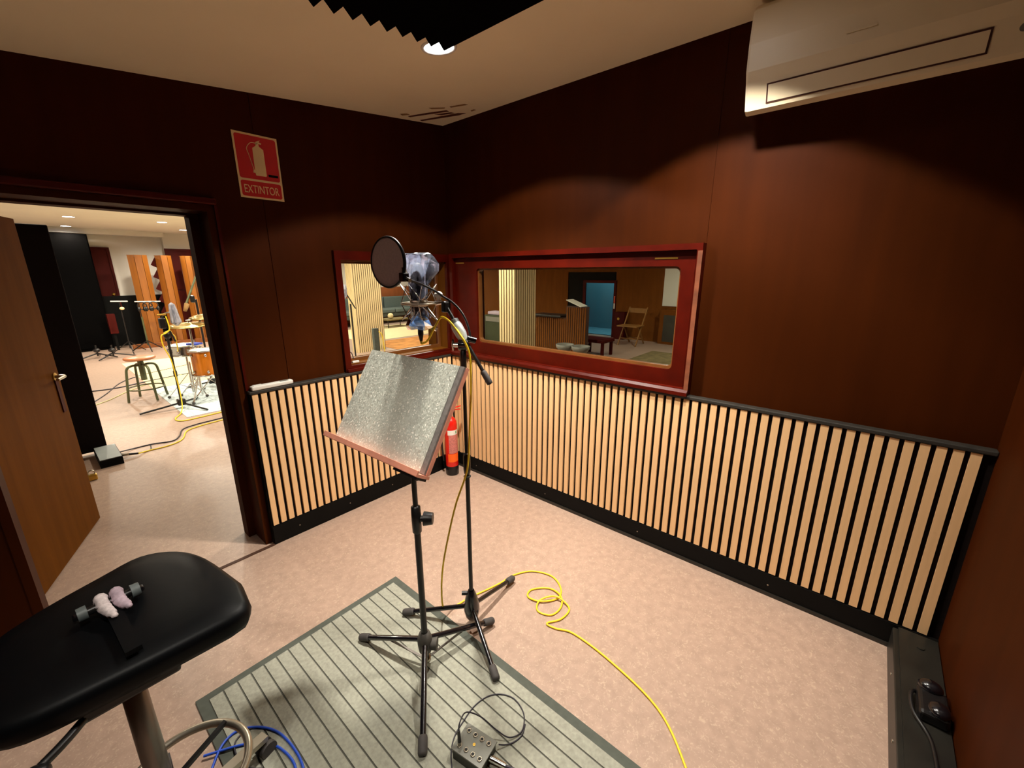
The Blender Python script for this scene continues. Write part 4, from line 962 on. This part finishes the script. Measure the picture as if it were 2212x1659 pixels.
# ---- drums
def drum(name, label, c, r, z0, z1, shell, legs=0, lugs=8, lugm='chrome'):
    t = thing(name, label, 'drum', (c[0], c[1], 0)); o = (c[0], c[1], 0)
    MB().lathe([(r, z0), (r, z1)], o, n=40).build('shell', shell, t)
    MB().lathe([(.001, z1+.001), (r, z1+.001)], o, n=40, smooth=False).build('head', 'drum_head', t)
    MB().lathe([(.001, z0), (r, z0)], o, n=40, smooth=False).build('head', 'drum_head', t)
    for z in (z0, z1): MB().torus((c[0], c[1], z), (0, 0, 1), r+.008, .009, 40, 8).build('rim', 'chrome', t)
    for k_ in range(lugs):
        a = 2*math.pi*k_/lugs+.3
        for z in (z0+.05, z1-.05): MB().ball((c[0]+math.cos(a)*(r+.01), c[1]+math.sin(a)*(r+.01), z), (.016, .016, .02), 10).build('lug', lugm, t)
    for k_ in range(legs):
        a = 2*math.pi*k_/legs+1.0; q = V((c[0]+math.cos(a)*(r+.02), c[1]+math.sin(a)*(r+.02), 0))
        MB().tube([q+V((0, 0, z0+.18)), q+V((0, 0, .08)), q+V((math.cos(a)*.05, math.sin(a)*.05, .014))], .007, 8).build('leg', 'chrome', t)
    return t
tm = drum('floor_tom', 'orange wood tom drum with chrome rims on thin legs', (-.82, 3.78), .155, .355, .665, 'drum_orange', 3, 6)
sn = drum('snare_drum', 'chrome snare drum behind the orange tom drum', (-.93, 4.22), .165, .57, .69, 'chrome', 0, 10)
def tri_stand(t, c, z, r=.3, a0=20):
    pole(t, c, .05, z, .012, 'chrome', 'tube')
    for k_ in range(3):
        a = R(a0+120*k_); e = V((c[0]+r*math.cos(a), c[1]+r*math.sin(a), .0255))
        MB().bar((c[0], c[1], .33), e, .018, .006).build('leg', 'chrome', t)
        MB().bar((c[0], c[1], .10), e.lerp(V((c[0], c[1], .33)), .5), .014, .004).build('brace', 'chrome', t)
        MB().ball(e, (.02, .02, .018), 8).build('rubber_foot', 'rubber_grey', t)
tri_stand(sn, (-.93, 4.22), .56, .26, 50)
for k_, (c, z, r, tl, lb) in enumerate((((-.885, 3.98), .975, .215, .05, 'wide bronze cymbal on chrome stand above the snare drum'), ((-.66, 4.05), 1.065, .20, .12, 'raised bronze cymbal at the doorway edge, higher of two'))):
    t = thing('cymbal_stand', lb, 'cymbal', (c[0], c[1], 0))
    nn = V((-tl, -.1, 1)).normalized()
    MB().lathe([(.006, .022), (.03, .02), (.05, .008), (r*.7, -.002), (r, -.012), (r*.7, -.004), (.05, .006), (.03, .018)], (c[0], c[1], z), nn, 40).build('cymbal', 'cymbal', t)
    MB().cyl((c[0], c[1], z-.02), (c[0], c[1], z+.06), .006, n=8).cyl((c[0]-.025, c[1], z+.05), (c[0]+.025, c[1], z+.05), .007, n=8).build('wing_nut', 'chrome', t)
    tri_stand(t, c, z-.01, .34, 80*k_)
bc_ = thing('blue_cloth', 'small blue cloth on top of the snare drum', 'cloth', (-.83, 4.12, .70))
MB().rbox((-.90, 4.06, .6925), (-.77, 4.20, .715), .008, 3, R(20)).build('fold', 'blue_cloth', bc_)

# ---- live microphone stand with yellow cable
def live_stand(name, label, c, ztop, feet_r, a0):
    t = thing(name, label, 'microphone stand', (c[0], c[1], 0)); simple_tripod(t, c, feet_r, .075, .011, 'stand_black', a0)
    MB().rbox((c[0]-.04, c[1]-.04, .045), (c[0]+.04, c[1]+.04, .12), .01).build('hub', 'stand_black', t)
    pole(t, c, .06, ztop, .013, 'stand_black'); return t
lc = (-1.178, 3.66)
ls = live_stand('microphone_stand', 'black microphone stand with yellow cable beside the drums', lc, .93, .40, 175)
MB().lathe([(.013, .40), (.02, .405), (.02, .47), (.013, .475)], (lc[0], lc[1], 0), n=14).build('clutch', 'stand_black', ls)
MB().ball((lc[0], lc[1], .90), (.035, .03, .05)).build('boom_clutch', 'stand_black', ls)
MB().rbox((lc[0]-.05, lc[1]-.03, .98), (lc[0]+.015, lc[1]+.03, 1.10), .012).build('counterweight', 'stand_black', ls)
MB().cyl((lc[0]+.06, lc[1]-.04, .82), (lc[0]-.01, lc[1], 1.14), .009, n=10).build('boom', 'stand_black', ls)
MB().cyl((lc[0]-.05, lc[1], 1.135), (lc[0]+.03, lc[1], 1.14), .012, n=10).build('tee', 'brass', ls)
MB().tube(spline([(lc[0], lc[1], 1.14), (lc[0]+.06, lc[1], 1.16), (lc[0]+.105, lc[1], 1.13)], 4), .007, 8).build('arm', 'chrome', ls)
lm = thing('bagged_microphone', 'microphone in a pale plastic bag beside the middle diffuser', 'microphone', (lc[0]+.105, lc[1], 1.1))
MB().lathe([(.001, -.10), (.014, -.095), (.018, 0), (.02, .08), (.012, .11), (.001, .112)], (lc[0]+.105, lc[1], 1.13), n=14).build('body', 'mic_body', lm)
MB().lathe([(.012, -.13), (.055, -.09), (.045, -.02), (.038, .06), (.03, .12), (.004, .14)], (lc[0]+.108, lc[1], 1.13), (-.06, 0, 1), n=10, smooth=False).build('bag', 'bag_small', lm)
yl = thing('yellow_cable', 'yellow cable looped over the live room microphone stand', 'cable', (lc[0], lc[1], 0))
MB().tube(spline([(lc[0]+.02, lc[1]-.03, 1.12), (lc[0]+.03, lc[1]-.04, .98), (lc[0]-.01, lc[1]-.04, .93), (lc[0]-.06, lc[1]-.04, .90), (lc[0]-.06, lc[1]-.04, .78), (lc[0]-.02, lc[1]-.04, .62), (lc[0]-.005, lc[1]-.03, .40), (lc[0]+.0, lc[1]-.04, .22), (lc[0]-.02, lc[1]-.12, .07), (-1.25, 3.40, .013), (-1.34, 3.22, .008), (-1.30, 3.08, .008), (-1.10, 3.08, .008), (-.75, 3.12, .008), (-.4, 3.14, .008)], 6), .0065, 6).build('lead', 'yellow_cable', yl)
y2 = thing('yellow_cable', 'yellow cable from the live stand to the snare drum', 'cable', (lc[0]+.1, lc[1], .7))
MB().tube(spline([(lc[0]-.03, lc[1]-.03, .93), (lc[0]+.03, lc[1]-.03, .955), (lc[0]+.07, lc[1]+.1, .90), (lc[0]+.12, lc[1]+.25, .84), (lc[0]+.14, lc[1]+.36, .72), (lc[0]+.14, lc[1]+.38, .64)], 6), .006, 6).build('lead', 'yellow_cable', y2)
bm_ = live_stand('boom_microphone_stand', 'tall dark boom stand at the right doorway edge', (-.62, 4.6), 1.25, .3, 40)
MB().cyl((-.76, 4.5, 1.20), (-.55, 4.55, 1.62), .013, n=10).build('boom', 'stool_green', bm_)
MB().rbox((-.70, 4.49, 1.21), (-.65, 4.55, 1.31), .015).build('boom_clutch', 'stand_black', bm_)
MB().lathe([(.001, 0), (.02, .004), (.026, .05), (.03, .11), (.001, .12)], (-.79, 4.5, 1.10), (.4, 0, 1), n=12).build('microphone', 'flake_tan', bm_)
# floor cables of the live room
floor_cable('dark cable lying across the floor behind the round stool', [(-2.0, 5.6), (-1.6, 5.5), (-1.2, 5.65), (-.7, 5.8), (-.2, 5.7)], 'dark_cable', .008)
floor_cable('second dark cable crossing the floor behind the round stool', [(-1.95, 4.6), (-1.7, 5.2), (-1.45, 5.9), (-1.1, 6.3), (-.4, 6.7)], 'dark_cable', .006)
floor_cable('pale yellow cable running along the live room floor to the rug', [(-2.05, 4.5), (-1.75, 4.75), (-1.45, 5.2), (-1.1, 5.55), (-.4, 6.0)], 'duct_tag', .006)

# ---- slatted pillars
def pillar(label, x0, y0, nx, ny, mm_='oak_pale'):
    wx, wy = nx*.0459+.004, ny*.0459+.004
    t = thing('slatted_pillar', label, 'pillar', (x0+wx/2, y0+wy/2, 0))
    MB().box((x0+.010, y0+.010, 0), (x0+wx, y0+wy, LZ-.002)).build('core', 'strip_dark', t)
    fx = MB().box((x0+.004, y0, .0), (x0+.004+.029, y0+.010, LZ-.002)).build('slat', mm_, t)
    for i in range(1, nx): o = fx.copy(); C.objects.link(o); o.parent = t; o.location = (i*.0459, 0, 0)
    fy = MB().box((x0, y0+.004, .0), (x0+.010, y0+.004+.029, LZ-.002)).build('slat', mm_, t)
    for i in range(1, ny): o = fy.copy(); C.objects.link(o); o.parent = t; o.location = (0, i*.0459, 0)
pillar('pale slatted pillar seen through the small window', 2.13, 5.33, 14, 5)
pillar('pale slatted pillar seen through the long window', 1.93, .96, 10, 6)

# ---- sofa by the far wall
sf = thing('sofa', 'grey green sofa on thin legs against the far brown dado', 'sofa', (5.2, 9.7, 0))
MB().rbox((3.5, 9.30, .22), (6.9, 10.15, .34), .02).build('base', 'sofa_dark', sf)
for k_ in range(3):
    a = 3.52+k_*1.13
    MB().rbox((a, 9.28, .34), (a+1.10, 9.95, .47), .035, 3).build('seat_cushion', 'sofa_green', sf)
    MB().rbox((a, 9.93, .44), (a+1.10, 10.12, .82), .035, 3).build('back_cushion', 'sofa_green', sf)
for x in (3.6, 5.2, 6.8):
    for y in (9.36, 10.06): MB().cyl((x, y, 0), (x, y, .22), .015, n=8).build('leg', 'steel_satin', sf)
tb = thing('low_table', 'low dark table in front of the sofa', 'table', (5.1, 8.5, 0))
MB().rbox((4.75, 8.25, .22), (5.55, 8.75, .26), .01).build('top', 'rug_olive', tb)
for x in (4.8, 5.5):
    for y in (8.3, 8.7): MB().cyl((x, y, .0065), (x, y, .22), .012, n=8).build('leg', 'stand_black', tb)
bt = tag(MB().ball((5.0, 8.45, .345), (.085, .085, .085), 16).build('tan_ball', 'rug_cream'), 'small tan ball on the low table by the sofa', 'ball')
rk = thing('cable_rack', 'dark upright rack with yellow cables before the slatted pillar', 'rack', (1.74, 4.0, 0))
MB().rbox((1.695, 3.97, 0), (1.79, 4.04, .66), .006).build('post', 'sofa_dark', rk)
MB().tube(spline([(1.79, 3.97, .60), (1.84, 3.96, .55), (1.86, 3.96, .40), (1.88, 3.96, .2), (1.90, 3.95, .01)], 5), .008, 6).build('cable', 'yellow_cable', rk)
MB().tube(spline([(1.79, 3.96, .52), (1.82, 3.95, .45), (1.80, 3.95, .30), (1.84, 3.95, .12), (1.86, 3.94, .01)], 5), .007, 6).build('cable', 'duct_tag', rk)
hm = live_stand('microphone_stand', 'microphone stand with bagged microphone left of the slatted pillar', (1.36, 4.05), 1.1, .3, 10)
MB().cyl((1.44, 4.05, 1.02), (1.25, 4.0, 1.32), .01, n=8).build('boom', 'stand_black', hm)
MB().lathe([(.02, -.12), (.05, -.06), (.045, .04), (.03, .10), (.006, .12)], (1.24, 4.0, 1.30), (.15, 0, 1), n=10, smooth=False).build('bag', 'bag_small', hm)
MB().lathe([(.001, -.09), (.018, -.08), (.018, .06), (.001, .07)], (1.24, 4.0, 1.31), n=12).build('microphone', 'mic_body', hm)

# ---- far corner seen through the long window
am = thing('guitar_amplifier', 'dark green amplifier box beside the slatted pillar', 'amplifier', (4.35, 3.55, 0))
MB().rbox((4.2, 3.20, 0), (4.55, 3.72, .73), .01).build('cabinet', 'amp_green', am)
MB().box((4.192, 3.24, .05), (4.1995, 3.68, .58)).build('grille', 'amp_green', am)
MB().box((4.192, 3.24, .60), (4.1995, 3.68, .70)).build('control_panel', 'plastic_grey', am)
gt = thing('guitar', 'orange brown guitar leaning left of the green amplifier', 'guitar', (4.05, 3.85, 0))
bp_ = [(0, -.20), (.10, -.19), (.17, -.10), (.13, .0), (.10, .05), (.13, .13), (.09, .20), (0, .22), (-.09, .20), (-.13, .13), (-.10, .05), (-.13, .0), (-.17, -.10), (-.10, -.19)]
MB().prism(bp_, (4.02, 3.84, .34), (0, 1, 0), (.25, .12, .96), (.045, 0, -.012)).build('body', 'guitar_body', gt)
MB().bar((4.09, 3.866, .50), (4.24, 3.94, 1.06), .05, .025).build('neck', 'chair_wood', gt)
MB().bar((4.24, 3.94, 1.06), (4.28, 3.96, 1.20), .075, .02).build('headstock', 'live_red', gt)
pn_ = thing('slatted_console', 'dim slatted console desk behind the slatted pillar', 'console', (4.7, 2.0, 0))
MB().box((4.52, 1.86, 0), (4.72, 2.62, .76)).build('low_body', 'strip_dark', pn_)
MB().box((4.52, 1.42, 0), (4.62, 1.86, .98)).build('high_body', 'strip_dark', pn_)
for i in range(25):
    y = 1.425+i*.0482; MB().box((4.507, y, .02), (4.5195, y+.028, .96 if y < 1.83 else .74)).build('slat', 'dim_brown', pn_)
MB().rbox((4.42, 1.92, .765), (4.80, 2.62, .80), .008).build('lid', 'stand_black', pn_)
pp = tag(MB().obox((4.56, 1.66, 1.042), (0, .93, .33), (1, 0, 0), (0, -.33, .93), .17, .12, .006).build('paper_pad', 'poster_white'), 'white paper pad on top of the slatted console', 'paper')
bn = thing('bench', 'low dark wooden bench before the blue doorway', 'bench', (5.1, 1.53, 0))
MB().rbox((4.9, 1.24, .27), (5.35, 1.82, .33), .01).build('seat', 'live_red', bn)
for x in (4.95, 5.3):
    for y in (1.29, 1.77): MB().box((x-.025, y-.025, 0), (x+.025, y+.025, .27)).build('leg', 'live_red', bn)
for k_, (y, lb) in enumerate(((1.33, 'left pale shell stool below the long window'), (1.02, 'right pale shell stool below the long window'))):
    t = thing('shell_stool', lb, 'stool', (3.7, y, 0), 'pale shell stools')
    MB().lathe([(.001, .36), (.11, .37), (.15, .42), (.155, .47), (.145, .47), (.14, .43), (.10, .385), (.001, .378)], (3.7, y, -.055), n=24).build('seat', 'plastic_grey', t)
    MB().cyl((3.7, y, .0), (3.7, y, .31), .02, n=10).build('stem', 'steel_satin', t)
    MB().lathe([(.02, .03), (.12, .012), (.13, .001)], (3.7, y, 0), n=20).build('foot', 'steel_satin', t)
# doorway into the blue room
d4 = thing('door_4', 'brown framed doorway opening on a teal blue room', None, (XE, 3.0, 0), kind='structure')
MB().box((XE+.02, 3.24, 0), (XE+.14, 3.72, 1.60)).box((XE+.02, 2.33, 1.34), (XE+.14, 3.24, 1.60)).build('dark_surround', 'black_paint', d4)
MB().box((XE-.02, 3.17, 0), (XE+.019, 3.245, 1.40)).box((XE-.02, 2.30, 1.335), (XE+.019, 3.17, 1.40)).box((XE-.02, 2.30, 0), (XE+.019, 2.37, 1.335)).build('frame', 'live_red', d4)
MB().box((XE+.06, 2.33, .0), (XE+.066, 3.24, 1.34)).build('pane', 'window_glass', d4)
br = struct(MB().box((XE+.25, 1.6, 0), (XE+.255, 1.61, .01)).box((XE+1.5, 1.4, 0), (XE+1.6, 4.6, LZ)).box((XE+.2, 1.4, 0), (XE+1.6, 1.5, LZ)).box((XE+.2, 4.5, 0), (XE+1.6, 4.6, LZ)).build('wall_blue', 'teal_wall'), 'teal walls of the room beyond the doorway')
struct(MB().box((XE+.2, 1.5, -.1), (XE+1.5, 4.5, 0)).build('floor', 'teal_wall'), 'floor of the teal room')
downlight('ceiling_downlight', 'lamp of the teal room, hidden above the doorway', 'ceiling lamp', (XE+.75, 2.9, LZ-.0005), 0, .075, 120, 0, (.75, .95, 1.0), None, size=(R(150), R(150)))
for nm, mm_, z0, z1, lb in (('red_tag', 'red_tag', .86, 1.03, 'small red tag on the frame of the blue doorway'), ('white_tag', 'plastic_white', .72, .85, 'small white tag on the frame of the blue doorway')):
    tag(MB().rbox((XE-.03, 2.315, z0), (XE-.0205, 2.35, z1), .002).build(nm, mm_), lb, 'tag')
ds = thing('dark_speaker', 'dark red box speaker right of the blue doorway', 'speaker', (7.2, 2.13, 0))
MB().rbox((7.2, 1.96, 0), (7.38, 2.22, .66), .01).build('cabinet', 'live_red', ds)
MB().cyl((7.2, 2.11, .50), (7.192, 2.11, .50), .03, n=14).build('driver', 'brass', ds)
# folding chair
fc_ = thing('folding_chair', 'open wooden folding chair against the brown far wall', 'chair', (6.75, 1.52, 0))
for y in (1.30, 1.72):
    MB().bar((6.46, y, .0), (6.98, y, .82), .03, .022, (0, 1, 0)).build('front_leg', 'chair_wood', fc_)
for y in (1.335, 1.685):
    MB().bar((6.98, y, .0), (6.62, y, .45), .028, .022, (0, 1, 0)).build('rear_leg', 'chair_wood', fc_)
MB().rbox((6.42, 1.28, .42), (6.82, 1.76, .445), .005).build('seat', 'chair_wood', fc_)
MB().box((6.93, 1.29, .70), (6.955, 1.73, .80)).build('back_rail', 'chair_wood', fc_)
MB().cyl((6.55, 1.29, .15), (6.55, 1.73, .15), .012, n=8).build('front_rung', 'chair_wood', fc_)
MB().cyl((6.88, 1.33, .13), (6.88, 1.69, .13), .012, n=8).build('rear_rung', 'chair_wood', fc_)
ps = tag(MB().box((XE-.012, .55, .845), (XE-.001, 1.135, 1.80)).build('white_board', 'poster_white'), 'large white board on the brown far wall', 'board')
cbn = thing('media_cabinet', 'low brown cabinet with dark front under the white board', 'cabinet', (7.3, .85, 0))
MB().box((7.2, .45, 0), (7.38, 1.10, .78)).build('body', 'dim_brown', cbn)
MB().box((7.192, .52, .06), (7.1995, 1.0, .66)).build('front', 'screen_dark', cbn)

lb_ = thing('ladder_back_chair', 'wooden ladder back chair left of the slatted pillar', 'chair', (5.2, 5.0, 0))
for y in (4.80, 5.18): MB().cyl((5.3, y, 0), (5.3, y, .90), .018, n=8).build('back_post', 'chair_wood', lb_)
for y in (4.80, 5.18): MB().cyl((4.92, y, 0), (4.92, y, .44), .018, n=8).build('front_leg', 'chair_wood', lb_)
for z in (.58, .70, .82): MB().box((5.29, 4.81, z), (5.31, 5.17, z+.05)).build('back_slat', 'chair_wood', lb_)
MB().rbox((4.90, 4.78, .43), (5.32, 5.20, .47), .01).build('seat', 'chair_wood', lb_)
cu_ = tag(MB().rbox((4.25, 3.28, .732), (4.5, 3.68, .80), .02, 3).build('folded_blanket', 'cloth_lilac'), 'folded pinkish blanket on top of the green amplifier', 'blanket')
